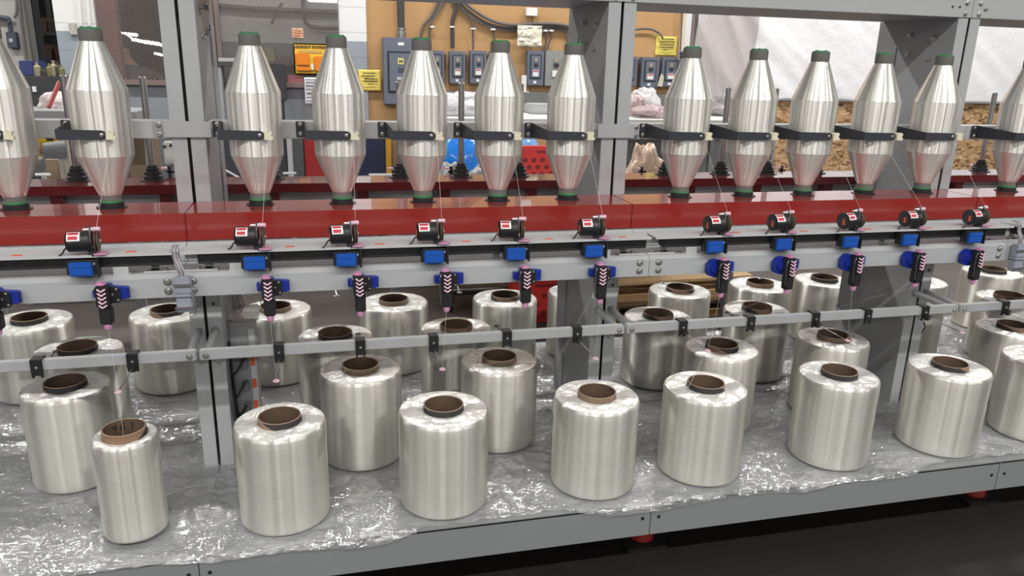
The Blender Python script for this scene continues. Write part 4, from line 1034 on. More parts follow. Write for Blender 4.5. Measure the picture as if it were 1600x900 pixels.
pipe([(473, -5), (474, 20), (480, 38), (500, 44), (531, 44)], 7.3, 0.02, 'dark pipe bending along the cream wall behind the mesh screen')
pipe([(441, 5), (432, 18), (424, 38)], 7.3, 0.014, 'thin curved cable on the cream wall behind the mesh screen')
bm = new(); pxbox(bm, 480, -6, 532, 3, 6.8, 0.12, 0.01); tag(obj('light_fitting', bm, pm('tube_light', (1, 0.98, 0.94), 0.4, emit=1.6)), 'lit fluorescent fitting behind the mesh screen at the top', 'lamp')
# far hall tube lights
for i, (x0, x1, y, Y) in enumerate(((178, 208, 53, 12), (199, 205, 60, 17), (207, 218, 63, 16), (226, 243, 67, 14), (249, 254, 71, 17), (242, 254, 85, 20))):
    a_, b_ = at(x0, y-1.6, Y), at(x1, y+3, Y); bm = new(); rod(bm, (a_.x, Y, a_.z), (b_.x, Y+0.3, b_.z+0.02), 0.028 if Y < 13 else 0.035, 10)
    t_ = thing('tube_light', f'distant lit tube light seen through the mesh, {("first and longest", "second", "third", "fourth", "fifth", "lowest")[i]} from the left', 'lamp', (0, 0, 0), 'distant tube lights'); obj('glowing_tube', bm, pm('tube_light', (1, 0.98, 0.94), 0.4, emit=1.6), t_); bm = new(); u_ = (a_+b_)/2; bx(bm, u_.x-0.01, u_.x+0.01, Y+0.14, Y+0.16, u_.z, 3.9); obj('hanger', bm, blackm, t_)
# shelves, cabinet and clutter seen behind the left bobbins
def flatbox(name, px0, py0, px1, py1, Y, d, mat, lab, cat, group=None, bev=0.006, zf=None):
    if zf is None and py1 >= 274: zf = ZF
    bm = new(); pxbox(bm, px0, py0, px1, py1, Y, d, bev, zf); return tag(obj(name, bm, mat), lab, cat, group)
struct('wall_left', bx(new(), -7.0, at(44, 60, 6.0).x, 6.0, 6.2, ZF, 4.0), block_mat('left_wall_paint', (0.46, 0.45, 0.44), (0.17, 0.18, 0.20), 1.45))
flatbox('door_post', 33, -20, 45, 150, 5.95, 0.08, pm('post_pale', (0.30, 0.29, 0.28), 0.6), 'pale grey door post left of the block pillar', 'post')
flatbox('steel_column', 45, -20, 58, 150, 6.4, 0.2, pm('post_dark', (0.05, 0.05, 0.055), 0.6), 'dark steel column in the doorway left of the block pillar', 'column')
t = thing('storage_rack', 'grey storage rack with cartons seen through the doorway', 'rack', (0, 0, 0)); rk = pm('shelf_grey', (0.10, 0.11, 0.12), 0.6)
xa_, xb_ = at(57, 60, 8.0).x, at(104, 60, 8.0).x
RZ = [at(75, 49.5, 8.0).z, at(75, 93, 8.0).z]
for z_ in RZ:
    bm = new(); bx(bm, xa_, xb_, 8.0, 8.5, z_-0.04, z_, 0.003); obj('shelf_board', bm, rk, t)
for x_ in (xa_+0.02, xb_-0.02):
    bm = new(); bx(bm, x_-0.02, x_+0.02, 8.46, 8.5, ZF, 3.0); obj('upright', bm, rk, t)
for (pa, pb, lev, hh, col, nm) in ((62, 75, 0, 0.15, (0.18, 0.11, 0.08), 'brown carton on the upper shelf of the rack in the doorway'), (77, 88, 0, 0.11, (0.10, 0.075, 0.06), 'smaller dark carton on the upper shelf of the doorway rack'),
                                   (62, 77, 1, 0.16, (0.20, 0.11, 0.08), 'reddish carton on the lower shelf of the doorway rack'), (82, 97, 1, 0.13, (0.17, 0.06, 0.05), 'dark red carton on the lower shelf beside the block pillar')):
    x0_, x1_ = at(pa, 60, 8.05).x, at(pb, 60, 8.05).x
    bm = new(); bx(bm, x0_, x1_, 8.05, 8.35, RZ[lev], RZ[lev]+hh, 0.004); tag(obj('carton', bm, pm('carton_%d_%d' % (pa, lev), col, 0.7)), nm, 'carton', 'cartons on the doorway rack')
flatbox('back_partition', 40, -20, 100, 190, 11.0, 0.2, pm('dark_back', (0.045, 0.042, 0.04), 0.9), 'dark partition at the end of the doorway', 'partition')
bm = new()
for q, (px, py) in enumerate(((49, 29), (57, 30))):
    p = at(px, py, 9.5); bm = new(); lathe(bm, [(0.01, 0), (0.03, 0.02), (0.03, 0.04), (0.01, 0.06)], 10, p); t_ = thing('bulb_light', f'tiny distant lamp in the dark doorway, {("left", "right")[q]} of two', 'lamp', (0, 0, 0), 'tiny doorway lamps'); obj('glowing_bulb', bm, pm('tube_light', (1, 0.98, 0.94), 0.4, emit=1.6), t_); bm = new(); bx(bm, p.x-0.006, p.x+0.006, p.y-0.006, p.y+0.006, p.z+0.05, 3.9); obj('hanger', bm, blackm, t_)
# safety switch on left wall
t = thing('wall_switch_box', 'dark grey switch box with conduit on the wall at the far left', 'switch box', (0, 0, 0))
bm = new(); pxbox(bm, 10, 50, 26, 75, 5.93, 0.07, 0.006); obj('box_body', bm, boxd, t)
bm = new(); pxbox(bm, 14, 60, 20, 66, 5.925, 0.004); obj('paper_label', bm, pm('grey_label', (0.45, 0.46, 0.5), 0.5), t)
bm = new(); tubeline(bm, smooth_pts([at(-20, 27, 5.95), at(8, 28, 5.95), at(14, 32, 5.95), at(17, 50, 5.95)], 7), 0.02); obj('conduit', bm, boxd, t)
pipe([(26, -8), (26, 18), (22, 28)], 5.95, 0.012, 'thin dark pipe on the wall at the far left')
pipe([(29, -8), (34, 40), (41, 92)], 5.93, 0.012, 'long slanting dark pipe beside the door post at the far left')
# pair of white conduits and socket on the block pillar
for q, (xa_, xb_) in enumerate(((123, 127), (137, 141))):
    bm = new(); tubeline(bm, [at(xa_-1, -10, 4.93), at(xa_+3, 40, 4.93)], 0.012, 8); tag(obj('pillar_conduit', bm, white), f'white conduit down the block pillar, {("left", "right")[q]} of the pair', 'conduit', 'white conduits on the block pillar')
flatbox('pillar_socket', 108, 36, 119, 55, 4.92, 0.03, pm('socket_pale', (0.45, 0.43, 0.4), 0.5, mottled=0.5, mscale=60), 'worn pale socket box on the block pillar behind the second bobbin', 'socket')
# blue cloth, bottles and dark cabinet
flatbox('blue_crate', 30, 95, 52, 118, 4.6, 0.3, pm('crate_blue', (0.035, 0.045, 0.16), 0.6), 'dark blue crate on top of the dark cabinet', 'crate')
for q, px in enumerate((60, 70, 79, 86, 92, 97)):
    p = at(px, 119, 4.5); hgt = (0.10, 0.06, 0.09, 0.11, 0.10, 0.08)[q]
    bm = new(); lathe(bm, [(0.022, 0), (0.024, 0.01), (0.024, hgt*0.65), (0.010, hgt*0.8), (0.010, hgt)], 12, (p.x, 4.5, p.z))
    tag(obj('small_bottle', bm, (pm('bottle_tan', (0.30, 0.26, 0.16), 0.5), pm('bottle_dark', (0.05, 0.05, 0.04), 0.5), pm('bottle_olive', (0.18, 0.17, 0.08), 0.5))[q % 3]), f'small bottle on the dark cabinet, {("leftmost", "second", "third", "fourth", "fifth", "rightmost")[q]} of the row', 'bottle', 'bottles on the dark cabinet')
t = thing('dark_cabinet', 'dark grey steel cabinet behind the two leftmost bobbins', 'cabinet', (0, 0, 0))
bm = new(); a_ = at(36, 119, 4.4); b_ = at(101, 119, 4.4); bx(bm, a_.x-0.15, b_.x, 4.4, 4.75, ZF, a_.z, 0.006); obj('cabinet_body', bm, pm('cabinet_dark', (0.04, 0.042, 0.048), 0.5), t)
bm = new(); p = at(53, 138, 4.39); bx(bm, p.x-0.012, p.x+0.012, 4.392, 4.40, p.z-0.025, p.z+0.012); obj('door_label', bm, white, t)
bm = new(); bx(bm, p.x+0.30, p.x+0.303, 4.394, 4.402, ZF+0.05, a_.z-0.03); obj('door_gap', bm, blackp, t)
# crumpled bags
def bag(name, px, py, Y, sx, sy, sz, mat, lab, cat='plastic bag', grp=None, seed=0, amp=0.35, zb=None):
    p = at(px, py, Y); bm = new(); bmesh.ops.create_icosphere(bm, subdivisions=4, radius=1)
    for v in bm.verts:
        n = v.co.normalized(); d = 1+amp*noise.noise(n*1.7+Vector((seed, 0, 0)))+amp*0.45*(1-abs(noise.noise(n*4.5+Vector((0, seed, 0))))*2)+amp*0.18*noise.noise(n*11+Vector((seed, seed, 0)))
        v.co = Vector((n.x*sx*d, n.y*sy*d, max(-0.55*sz, n.z*sz*d)))
    return tag(obj(name, bm, mat, None, (p.x, Y, (p.z if zb is None else zb)+0.55*sz+0.001), ang=70), lab, cat, grp)
bagw = pm('bag_white', (0.70, 0.69, 0.72), 0.22, bump=1.0, bscale=22); bagp = pm('bag_pinkish', (0.50, 0.38, 0.40), 0.2, bump=1.0, bscale=25); bagc = pm('bag_clear', (0.60, 0.57, 0.56), 0.18, bump=1.0, bscale=25)
for m_ in (bagw, bagp, bagc): m_.node_tree.nodes['Principled BSDF'].inputs['Alpha'].default_value = 0.75
bagb = pm('bag_blue', (0.02, 0.19, 0.66), 0.15, bump=0.8, bscale=12)
bag('paper_sack', 86, 173, 3.2, 0.085, 0.08, 0.065, pm('sack_white', (0.60, 0.52, 0.52), 0.5, mottled=0.15, mscale=40), 'crumpled speckled white sack behind the two leftmost bobbins', 'sack', None, 3, 0.3)
bm = new(); rod(bm, at(76, 168, 2.9), at(93, 128, 3.0), 0.012, 10); tag(obj('red_rod', bm, pm('rod_red', (0.30, 0.035, 0.04), 0.4)), 'slanting red rod stuck in the speckled white sack', 'rod')
BZ = at(120, 174, 2.9).z
bm = new(); bx(bm, at(-40, 175, 2.9).x, at(212, 175, 2.9).x, 2.9, 3.3, BZ-0.05, BZ, 0.003)
for px in (-35, 208): bx(bm, at(px, 175, 2.95).x-0.02, at(px, 175, 2.95).x+0.02, 3.24, 3.28, ZF, BZ-0.05)
tag(obj('work_bench', bm, pm('bench_grey', (0.30, 0.30, 0.31), 0.5)), 'grey work bench behind the bobbins left of the left post', 'bench')
def table(name, x0, x1, y0, y1, z, mat, lab, cat='table', legs=True):
    t = thing(name, lab, cat, ((x0+x1)/2, (y0+y1)/2, ZF)); w, d, h = (x1-x0)/2, (y1-y0)/2, z-ZF
    bm = new(); bx(bm, -w, w, -d, d, h-0.035, h, 0.003); obj('table_top', bm, mat, t)
    for sx in (-1, 1):
        for sy in (-1, 1):
            bm = new(); bx(bm, sx*(w-0.03)-0.02, sx*(w-0.03)+0.02, sy*(d-0.03)-0.02, sy*(d-0.03)+0.02, 0, h-0.035, 0.002); obj('leg', bm, greyd, t)
    return t
LB = 0.86
table('low_bench', -1.75, -0.80, 1.70, 2.60, LB, pm('bench_grey', (0.30, 0.30, 0.31), 0.5), 'low grey bench behind the far beam holding the grey yarn cones', 'bench')
table('low_bench', 0.30, 2.20, 1.75, 3.30, LB, pm('bench_grey', (0.30, 0.30, 0.31), 0.5), 'low grey bench behind the far beam holding wraps and the red case', 'bench')
# small things on the back side of the machine, at the left
def cone(px, py, Y, r0, r1, L, lab, face=-1, grp='grey yarn cones'):
    p = at(px, py, Y); t = thing('yarn_cone', lab, 'yarn cone', p, grp, rz=0.5)
    Xr = Matrix.Rotation(PI/2, 3, 'Y')
    bm = new(); lathe(bm, [(r0*0.5, -L/2-0.003), (r0, -L/2), (r1, L/2), (r1*0.6, L/2+0.004)], 30, (0,0,0), Xr); obj('yarn_winding', bm, pm('grey_yarn', (0.22, 0.22, 0.24), 0.5, bump=0.3, bscale=120), t)
    bm = new(); lathe(bm, [(r0*0.50, -L/2-0.012), (r0*0.46, -L/2-0.016), (r0*0.3, -L/2-0.010)], 24, (0,0,0), Xr); obj('red_cone_core', bm, pm('core_red', (0.5, 0.03, 0.05), 0.4), t)
cone(84, 235, 1.9, 0.034, 0.042, 0.085, 'grey yarn cone with red core lying on its side behind the leftmost bobbins')
cone(54, 258, 1.9, 0.030, 0.036, 0.070, 'lower grey yarn cone half hidden by the leftmost bobbin')
t = thing('yellow_tool', 'yellow and black power tool behind the two leftmost bobbins', 'tool', (0, 0, 0)); yl = pm('tool_yellow', (0.75, 0.52, 0.02), 0.4)
bm = new(); pxbox(bm, 58, 213, 87, 223, 1.95, 0.05, 0.006); obj('tool_body', bm, yl, t)
bm = new(); pxbox(bm, 72, 216, 83, 220, 1.945, 0.006, 0.001); obj('black_panel', bm, blackp, t)
bm = new(); pxbox(bm, 56, 223, 66, 250, 1.95, 0.04, 0.008); obj('tool_handle', bm, yl, t)
bm = new(); pxbox(bm, 64, 211, 76, 213.5, 1.95, 0.05, 0.001); obj('black_top', bm, blackp, t)
bm = new()
p0 = at(66, 248, 2.0)
for (u0, v0, u1, v1) in ((62, 246, 68, 271), (92, 244, 100, 271), (98, 214, 108, 271)): pxbox(bm, u0, v0, u1, v1, 2.0, 0.02, 0.002, LB)
tag(obj('white_rack', bm, pm('rack_cream', (0.62, 0.58, 0.5), 0.5)), 'cream rack holding the grey yarn cones', 'rack')
flatbox('cardboard_box', 200, 215, 232, 277, 3.5, 0.4, pm('carton_tan', (0.24, 0.17, 0.11), 0.7), 'tan cardboard box right of the second bobbin', 'carton')
flatbox('cardboard_piece', 68, 250, 92, 273, 2.4, 0.1, pm('carton_tan', (0.24, 0.17, 0.11), 0.7), 'tan cardboard piece below the grey yarn cones', 'carton', zf=LB)
flatbox('grey_cabinet', 232, 212, 331, 276, 4.3, 0.4, pm('cabinet_blue_grey', (0.15, 0.17, 0.19), 0.5), 'blue grey cabinet behind the left post', 'cabinet')
t = thing('control_box', 'small white control box with black knobs left of the left post', 'control box', (0, 0, 0))
bm = new(); p_ = at(266, 240, 2.33); rod(bm, (p_.x, 2.34, ZF), (p_.x, 2.34, p_.z), 0.012, 12); obj('floor_pole', bm, greyd, t)
bm = new(); pxbox(bm, 256, 222, 276, 257, 2.3, 0.06, 0.004); obj('box_body', bm, pm('control_cream', (0.50, 0.49, 0.46), 0.5), t)
for (px, py) in ((267, 227), (257, 229)):
    p = at(px, py, 2.295); bm = new(); lathe(bm, [(0.008, 0), (0.007, 0.01)], 12, p, Matrix.Rotation(PI/2, 3, 'X')); obj('black_knob', bm, blackp, t)
# markers / feeders lying on the far beam
def rear_feeder(px, py, lab, Y=1.14):
    p = at(px, py, Y); t = thing('rear_feeder', lab, 'feeder', p, 'feeder units behind the far beam')
    bm = new(); bx(bm, -0.006, 0.006, 0, 0.01, -0.03, 0.02, 0.001); bx(bm, -0.012, 0.020, 0, 0.01, -0.006, 0.003, 0.001); obj('bracket', bm, blackm, t)
    bm = new(); lathe(bm, [(0.004, -0.028), (0.005, -0.010), (0.004, -0.006)], 12, (0, 0.004, 0.012), Matrix.Rotation(PI/2, 3, 'Y')); obj('guide_pin', bm, pinkl, t)
for (px, py, l) in ((265, 268, 'black and pink feeder seen behind the far beam left of the left post'), (617, 268, 'black and pink feeder beside the yellow upright'), (705, 268, 'black feeder beside the clear wrap right of the third bobbin'),
                    (1003, 268, 'black feeder beside the orange-filled clear bag'), (1222, 266, 'black feeder against the chipboard among the bobbins past the middle post'), (1523, 262, 'black feeder at the base of the spindle beyond the right post')):
    rear_feeder(px, py, l)
for i, (px, py) in enumerate(((55, 273), (442, 271))):
    p = at(px, py, 1.16); bm = new(); rod(bm, p, p+Vector((0.05, 0.0, 0.0)), 0.005, 12); tag(obj('marker_pen', bm, (white, pm('marker_white', (0.7, 0.7, 0.72), 0.4))[i]), f'white marker on the far red beam, {("by the leftmost bobbins", "right of the first bobbin past the left post")[i]}', 'marker', 'white markers on the far beam')
# middle: uprights and coloured panels seen between bobbins
flatbox('dark_machine', 332, 205, 448, 277, 4.3, 0.4, pm('machine_dark', (0.045, 0.048, 0.06), 0.5), 'dark machine body seen behind the first bobbin past the left post', 'machine')
bm = new(); tubeline(bm, [at(345, 262, 4.28), at(400, 293, 4.28), at(420, 304, 4.28)], 0.010, 6); tag(obj('steel_stay', bm, alu), 'thin pale slanting stay in front of the dark machine', 'stay')
flatbox('white_upright', 449, 212, 457, 277, 4.1, 0.1, pm('upright_pale', (0.50, 0.50, 0.52), 0.5), 'pale upright right of the first bobbin past the left post', 'upright')
flatbox('grey_locker', 458, 212, 475, 277, 4.3, 0.4, pm('locker_grey', (0.085, 0.095, 0.105), 0.5), 'narrow dark grey locker beside the pale upright', 'locker')
flatbox('red_cabinet', 476, 212, 548, 278, 4.3, 0.4, pm('cabinet_red', (0.33, 0.025, 0.025), 0.4), 'red cabinet behind the second bobbin past the left post', 'cabinet')
flatbox('navy_cabinet', 549, 214, 603, 277, 4.3, 0.4, pm('cabinet_navy', (0.022, 0.028, 0.075), 0.5), 'navy blue cabinet right of the second bobbin past the left post', 'cabinet')
flatbox('yellow_upright', 604, 212, 612, 277, 4.2, 0.08, pm('upright_yellow', (0.62, 0.33, 0.03), 0.5), 'yellow upright beside the navy cabinet', 'upright')
flatbox('timber_crate', 613, 212, 640, 277, 4.3, 0.4, pm('crate_wood', (0.30, 0.20, 0.12), 0.7, mottled=0.2), 'tan timber crate behind the third bobbin past the left post', 'crate')
bag('wrapped_bundle', 724, 262, 2.7, 0.17, 0.14, 0.205, bagb, 'bright blue wrapped bundle between the third and fourth bobbins', 'bundle', None, 11, 0.15, LB)
bag('wrapped_bundle', 806, 224, 3.0, 0.17, 0.12, 0.20, pm('bag_blue_pale', (0.12, 0.3, 0.6), 0.2, bump=0.8, bscale=12), 'pale blue wrapped bundle behind the red perforated case', 'bundle', None, 19, 0.12, LB)
bag('clear_wrap', 703, 277, 2.05, 0.07, 0.08, 0.14, bagc, 'clear crumpled wrap in front of the blue bundle', 'plastic wrap', None, 5, 0.35, LB)
bag('clear_wrap', 750, 277, 2.05, 0.07, 0.08, 0.13, bagc, 'clear crumpled wrap left of the fourth bobbin past the left post', 'plastic wrap', None, 15, 0.35, LB)
def perforated(px0, py0, px1, py1, Y, lab, z0=None):
    t = thing('perforated_case', lab, 'plastic case', (0, 0, 0), 'red perforated plastic cases')
    a_, b_ = at(px0, (py0+py1)/2, Y), at(px1, (py0+py1)/2, Y); zt, zb = at((px0+px1)/2, py0, Y).z, at((px0+px1)/2, py1, Y).z
    rp = pm('case_red', (0.55, 0.035, 0.03), 0.4); rd = pm('case_red_dark', (0.16, 0.012, 0.012), 0.6)
    bm = new(); bx(bm, a_.x, b_.x, Y, Y+0.08, zb if z0 is None else z0, zt, 0.012); obj('case_body', bm, rp, t)
    w, h = b_.x-a_.x, zt-zb; k = 0
    for r_ in range(3):
        for c_ in range(4):
            u = a_.x+w*(0.12+0.25*c_+(0.12 if r_ % 2 else 0)); v = zt-h*(0.42+0.22*r_)
            if u > b_.x-0.015: continue
            bm = new(); lathe(bm, [(0.016, 0), (0.014, 0.0015)], 16, (u, Y, v), Matrix.Rotation(PI/2, 3, 'X')); obj('hole', bm, rd, t)
    bm = new(); bx(bm, a_.x+w*0.45, b_.x-w*0.05, Y-0.002, Y, zt-h*0.20, zt-h*0.13, 0.0005); obj('handle_slot', bm, rd, t)
perforated(814, 229, 868, 279, 2.7, 'red perforated plastic case behind the far beam left of the fifth bobbin', LB)
perforated(797, 437, 882, 497, 2.36, 'red perforated plastic case on the floor left of the middle post', ZF)
# right: tables, bags, perforated grey panel
t = thing('perforated_steel_board', 'grey perforated steel board behind the far beam right of the middle post', 'panel', (0, 0, 0)); pg = pm('panel_grey', (0.33, 0.34, 0.36), 0.5)
Yp = 4.22; a_, b_ = at(975, 240, Yp).x, at(1210, 240, Yp).x; zt, zb = at(1090, 216, Yp).z, at(1090, 285, Yp).z
bm = new(); bx(bm, a_, b_, Yp, Yp+0.05, zb, zt, 0.003); bx(bm, a_+0.05, a_+0.09, Yp+0.05, Yp+0.09, ZF, zt); bx(bm, b_-0.09, b_-0.05, Yp+0.05, Yp+0.09, ZF, zt); obj('panel_sheet', bm, pg, t)
bm = new(); n_ = 0
for r_ in range(4):
    for c_ in range(15):
        u = a_+0.04+(b_-a_-0.08)*c_/14+(0.02 if r_ % 2 else 0); v = zt-0.03-(zt-zb-0.04)*r_/4
        lathe(bm, [(0.006, 0), (0.005, 0.001)], 8, (u, Yp, v), Matrix.Rotation(PI/2, 3, 'X'))
obj('punched_holes', bm, blackm, t)
flatbox('shelf_edge', 975, 213, 1215, 217, 4.15, 0.07, white, 'white shelf edge above the grey perforated panel', 'shelf')
bag('orange_bag', 1008, 272, 2.1, 0.11, 0.08, 0.185, pm('bag_peach', (0.72, 0.52, 0.40), 0.18, bump=1.0, bscale=25), 'clear bag with orange contents right of the middle post', 'plastic bag', None, 8, 0.4, LB)
bag('yellow_wrap', 1031, 272, 1.85, 0.035, 0.03, 0.115, pm('bag_yellow', (0.80, 0.45, 0.02), 0.4), 'yellow crumpled wrap beside the peach bag', 'plastic bag', None, 28, 0.3, LB)
TZ = at(1010, 187, 3.4).z
table('work_table', at(655, 190, 3.4).x, at(1190, 190, 3.4).x, 3.4, 4.12, TZ, pm('table_white', (0.7, 0.7, 0.68), 0.5), 'long white work table with plastic bags behind the machine')
bag('pink_bag', 1018, 186, 3.60, 0.13, 0.08, 0.055, bagp, 'flat pinkish crumpled plastic bag right of the middle post', 'plastic bag', None, 31, 0.45, TZ)
bag('pink_bag', 990, 186, 3.80, 0.11, 0.08, 0.095, bagp, 'taller pinkish plastic bag touching the middle post', 'plastic bag', None, 37, 0.45, TZ)
bag('clear_bag', 1006, 168, 3.98, 0.10, 0.07, 0.13, bagw, 'whitish bag rising behind the pinkish bags', 'plastic bag', None, 41, 0.45, TZ)
bag('dark_clear_bag', 1133, 186, 3.9, 0.14, 0.10, 0.11, pm('bag_grey', (0.28, 0.27, 0.28), 0.15, bump=1.0, bscale=20), 'grey crumpled bag right of the first bobbin beyond the middle post', 'plastic bag', None, 47, 0.4, TZ)
bag('white_bag', 722, 184, 3.7, 0.22, 0.12, 0.10, bagw, 'white crumpled bag behind the rail between third and fourth bobbins', 'plastic bag', None, 53, 0.4, TZ)
p_ = at(848, 180, 4.0); bm = new(); bx(bm, p_.x-0.13, p_.x+0.13, 3.85, 4.1, TZ, TZ+0.075, 0.01); bx(bm, p_.x-0.11, p_.x+0.11, 3.848, 3.85, TZ+0.02, TZ+0.06)
tag(obj('printer', bm, pm('printer_grey', (0.4, 0.41, 0.42), 0.5)), 'pale grey device on the long table left of the fifth bobbin', 'device')
p_ = at(818, 135, 4.9); bm = new(); bx(bm, p_.x-0.025, p_.x+0.02, 4.875, 4.89, 1.345, 1.49, 0.002); bx(bm, p_.x-0.03, p_.x+0.05, 4.863, 4.93, 1.345, 1.350, 0.001)
tag(obj('white_stand', bm, pm('stand_white', (0.75, 0.75, 0.77), 0.5)), 'small white stand on the wireway right of the fourth bobbin', 'stand')
# floor level: pallets, cart
def pallet(px, py, Y, w, n, lab, z0):
    p = at(px, py, Y); t = thing('wooden_pallet', lab, 'pallet', (p.x, Y, z0), 'wooden pallets behind the machine', rz=0.04)
    wd = pm('pallet_wood', (0.50, 0.33, 0.17), 0.7, mottled=0.25, mscale=14)
    for (y_, zz, hh) in ((0, 0, 0.02), (0, 0.11, 0.02), (0.35, 0.11, 0.02), (0.7, 0.11, 0.02), (0.18, 0.11, 0.02), (0.53, 0.11, 0.02), (0.7, 0, 0.02)):
        bm = new(); bx(bm, 0, w, y_, y_+0.11, zz, zz+hh, 0.002); obj('deck_board', bm, wd, t)
    for q in range(3):
        bm = new(); u = 0.0+q*(w-0.09)/2; bx(bm, u, u+0.09, 0.01, 0.80, 0.02, 0.11, 0.004); obj('stringer', bm, wd, t)
pallet(950, 455, 2.25, 1.02, 0, 'lower wooden pallet on the floor right of the middle post', ZF)
pallet(948, 440, 2.26, 1.02, 0, 'upper wooden pallet stacked on the lower pallet', ZF+0.131)
t = thing('floor_cart', 'low black wheeled cart on the floor between the left and middle posts', 'cart', (0, 0, 0))
a_ = at(690, 452, 2.6); b_ = at(800, 452, 2.6)
bm = new(); bx(bm, a_.x, b_.x, 2.6, 3.0, 0.19, 0.215, 0.004); obj('cart_deck', bm, blackm, t)
bm = new(); tubeline(bm, [(a_.x, 2.58, 0.235), (b_.x, 2.58, 0.235)], 0.008, 8); obj('cart_rail', bm, steel, t)
for u in (a_.x+0.06, b_.x-0.06):
    for v in (2.65, 2.95):
        bm = new(); lathe(bm, [(0.05, -0.012), (0.055, 0), (0.05, 0.012)], 20, (u, v, ZF+0.056), Matrix.Rotation(PI/2, 3, 'Y')); bx(bm, u-0.02, u+0.02, v-0.015, v+0.015, ZF+0.056, 0.19); obj('wheel', bm, blackp, t)

# left behind the screen signs
def lockout():
    Y = 4.918; a_, b_ = at(459, 92, Y).x, at(512, 92, Y).x; zt, zb = at(485, 68, Y).z, at(485, 117, Y).z; w, h = b_-a_, zt-zb
    t = thing('lockout_station', 'yellow lockout station board with orange pockets hanging on the mesh screen', 'sign', (a_, Y, zb))
    ym = pm('lockout_yellow', (0.85, 0.52, 0.05), 0.25); om = pm('lockout_orange', (0.78, 0.24, 0.02), 0.25)
    bm = new(); bx(bm, 0, w, 0, 0.02, 0, h, 0.01); obj('back_board', bm, ym, t)
    for (u0, u1, v0, v1, m_) in ((0.05, 0.45, 0.30, 0.68, om), (0.60, 0.95, 0.12, 0.6, om), (0.05, 0.5, 0.12, 0.24, om)):
        bm = new(); bx(bm, w*u0, w*u1, -0.03, 0, h*v0, h*v1, 0.006); obj('pocket', bm, m_, t)
    bm = new(); bx(bm, w*0.48, w*0.58, -0.028, 0, h*0.15, h*0.36, 0.004); obj('padlock', bm, pm('lock_cream', (0.8, 0.75, 0.55), 0.4), t)
    bm = new(); bx(bm, w*0.16, w*0.84, -0.004, 0, h*0.70, h*0.78); obj('sub_heading', bm, pm('tape_tan', (0.5, 0.36, 0.12), 0.5), t)
    cu = bpy.data.curves.new('heading_text', 'FONT'); cu.body = 'LOCKOUT STATION'; cu.size = w*0.105; cu.align_x = 'CENTER'; cu.extrude = 0.001; cu.offset = 0.0012
    o = bpy.data.objects.new('heading_text', cu); C.objects.link(o); o.rotation_euler = (PI/2, 0, 0); o.location = (w*0.5, -0.003, h*0.85); cu.materials.append(blackm)
    bpy.context.view_layer.update(); me = bpy.data.meshes.new_from_object(o.evaluated_get(bpy.context.evaluated_depsgraph_get())); mw = o.matrix_world.copy(); bpy.data.objects.remove(o); me.name = 'heading_text'
    o = bpy.data.objects.new('heading_text', me); C.objects.link(o); o.parent = t; o.matrix_basis = mw
lockout()
sheet(476, 121, 498, 163, 4.895, pm('paper_white', (0.74, 0.74, 0.78), 0.4), 'white printed sheet on the low grey wall left of the second bobbin', [(0.92, 0.1, 0.85, 0.03), (0.8, 0.1, 0.9, 0.03), (0.68, 0.12, 0.7, 0.05), (0.55, 0.1, 0.9, 0.03), (0.4, 0.15, 0.8, 0.06), (0.25, 0.1, 0.9, 0.03), (0.12, 0.1, 0.6, 0.03)])
sheet(456, 44, 474, 60, 4.938, pm('paper_orange', (0.66, 0.38, 0.25), 0.5), 'faded orange notice on the mesh screen', [(0.75, 0.15, 0.85, 0.08), (0.5, 0.15, 0.85, 0.12), (0.25, 0.2, 0.7, 0.08)], linem=pm('print_rust', (0.45, 0.16, 0.08), 0.5))
table('side_desk', at(328, 100, 4.5).x, at(376, 100, 4.5).x, 4.74, 4.89, at(350, 97, 4.5).z, pm('desk_dark', (0.06, 0.055, 0.06), 0.5), 'dark desk beside the left machine post', 'desk')
p_ = at(350, 97, 4.5); bm = new(); bx(bm, p_.x-0.07, p_.x+0.09, 4.75, 4.87, p_.z, p_.z+0.03, 0.004); tag(obj('paper_tray', bm, pm('strip_grey', (0.42, 0.42, 0.42), 0.5)), 'pale paper tray on the dark desk', 'tray')
t = thing('display_screen', 'dark screen panel on a floor stand right of the first bobbin past the left post', 'screen', (0, 0, 0))
bm = new(); pxbox(bm, 420, 100, 447, 158, 4.78, 0.05, 0.006); obj('panel_body', bm, pm('monitor_dark', (0.035, 0.038, 0.045), 0.4), t)
p_ = at(438, 150, 4.62); bm = new(); bx(bm, p_.x-0.02, p_.x+0.02, 4.79, 4.82, ZF, p_.z); bx(bm, p_.x-0.12, p_.x+0.12, 4.74, 4.88, ZF, ZF+0.02); obj('floor_stand', bm, blackm, t)
p_ = at(425, 97, 7.1); bm = new(); bx(bm, p_.x-0.35, p_.x+0.35, 7.0, 7.4, p_.z-0.03, p_.z, 0.003); tag(obj('wall_shelf', bm, pm('shelf_grey', (0.10, 0.11, 0.12), 0.6)), 'grey shelf on the rear wall seen through the mesh screen', 'shelf')
bm = new(); bx(bm, p_.x-0.08, p_.x+0.04, 7.05, 7.25, p_.z, p_.z+0.15, 0.01); tag(obj('parts_bin', bm, pm('parts_olive', (0.30, 0.31, 0.16), 0.6, mottled=0.5, mscale=30)), 'olive parts bin on the shelf behind the mesh screen', 'bin')
bm = new(); bx(bm, p_.x+0.09, p_.x+0.20, 7.05, 7.25, p_.z, p_.z+0.07, 0.01); tag(obj('parts_bin', bm, pm('bin_grey', (0.17, 0.16, 0.16), 0.6)), 'low grey bin on the shelf behind the mesh screen', 'bin')
flatbox('red_strip', 450, 117, 475, 131, 4.925, 0.014, pm('strip_red', (0.28, 0.10, 0.11), 0.6), 'dull red strip behind the mesh below the lockout board', 'strip')
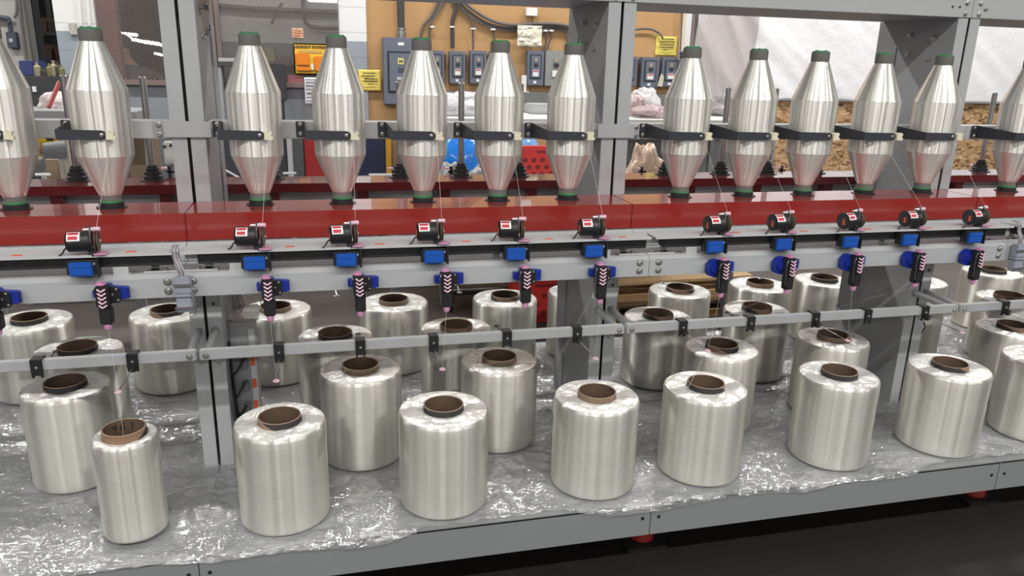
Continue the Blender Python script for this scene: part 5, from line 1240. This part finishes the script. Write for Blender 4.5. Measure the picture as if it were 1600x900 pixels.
# person behind the mesh
def person():
    Y = 6.8; hd = at(191, 78, Y)
    t = thing('person', 'person in a dark grey top leaning forward behind the mesh screen', 'person', (hd.x, Y, ZF))
    hz = hd.z-ZF
    me = bpy.data.meshes.new('body'); V = [(0.10, 0.05, hz-0.72), (0.13, 0.05, hz-0.50), (0.14, 0.04, hz-0.28), (0.08, 0.0, hz-0.17), (0.03, -0.01, hz-0.10), (0, -0.03, hz), (0, -0.035, hz+0.07),
         (0.30, 0.06, hz-0.26), (0.40, 0.04, hz-0.50), (0.26, -0.12, hz-0.66), (-0.05, 0.02, hz-0.28), (-0.13, -0.02, hz-0.52), (-0.02, -0.18, hz-0.66),
         (0.02, 0.05, hz-0.90), (0.18, 0.05, hz-0.90), (0.01, 0.02, 0.50), (0.20, 0.02, 0.50), (0.0, 0.06, 0.05), (0.21, 0.06, 0.05), (0.0, -0.06, 0.03), (0.21, -0.06, 0.03)]
    E_ = [(0, 1), (1, 2), (2, 3), (3, 4), (4, 5), (5, 6), (2, 7), (7, 8), (8, 9), (2, 10), (10, 11), (11, 12), (0, 13), (0, 14), (13, 15), (14, 16), (15, 17), (16, 18), (17, 19), (18, 20)]
    me.from_pydata(V, E_, []); o = bpy.data.objects.new('body', me); C.objects.link(o); o.parent = t
    R_ = [0.15, 0.16, 0.13, 0.07, 0.055, 0.088, 0.075, 0.07, 0.05, 0.035, 0.07, 0.05, 0.035, 0.095, 0.095, 0.06, 0.06, 0.04, 0.04, 0.03, 0.03]
    s = o.modifiers.new('skin', 'SKIN'); sv = me.skin_vertices[0].data
    for i, r in enumerate(R_): sv[i].radius = (r, r*0.85)
    sv[0].use_root = True
    su = o.modifiers.new('sub', 'SUBSURF'); su.levels = su.render_levels = 2
    m, tt, b = nodes_of('person_skin_clothes'); tcn = tt.nodes.new('ShaderNodeTexCoord'); sp = tt.nodes.new('ShaderNodeSeparateXYZ'); tt.links.new(tcn.outputs['Object'], sp.inputs[0])
    g = tt.nodes.new('ShaderNodeMath'); g.operation = 'GREATER_THAN'; g.inputs[1].default_value = hz-0.14; tt.links.new(sp.outputs['Z'], g.inputs[0])
    mx = tt.nodes.new('ShaderNodeMix'); mx.data_type = 'RGBA'; mx.inputs['A'].default_value = (0.05, 0.05, 0.055, 1); mx.inputs['B'].default_value = (0.34, 0.18, 0.12, 1)
    tt.links.new(g.outputs[0], mx.inputs['Factor']); tt.links.new(mx.outputs['Result'], b.inputs['Base Color']); me.materials.append(m)
    bm = new(); bmesh.ops.create_icosphere(bm, subdivisions=3, radius=1)
    for v in list(bm.verts):
        n = v.co.copy(); v.co = Vector((n.x*0.098+0.008, n.y*0.105-0.015, n.z*0.10+hz+0.055))
    kill = [v for v in bm.verts if v.co.z < hz+0.02 and v.co.y < 0.0]; bmesh.ops.delete(bm, geom=kill, context='VERTS')
    obj('hair', bm, pm('hair_dark', (0.025, 0.018, 0.015), 0.7), t, ang=80)
    bm = new(); lathe(bm, [(0.014, 0), (0.009, 0.02), (0.003, 0.03)], 8, (0, -0.115, hz+0.0), Matrix.Rotation(PI/2, 3, 'X')); obj('nose', bm, pm('skin', (0.34, 0.18, 0.12), 0.6), t)
person()
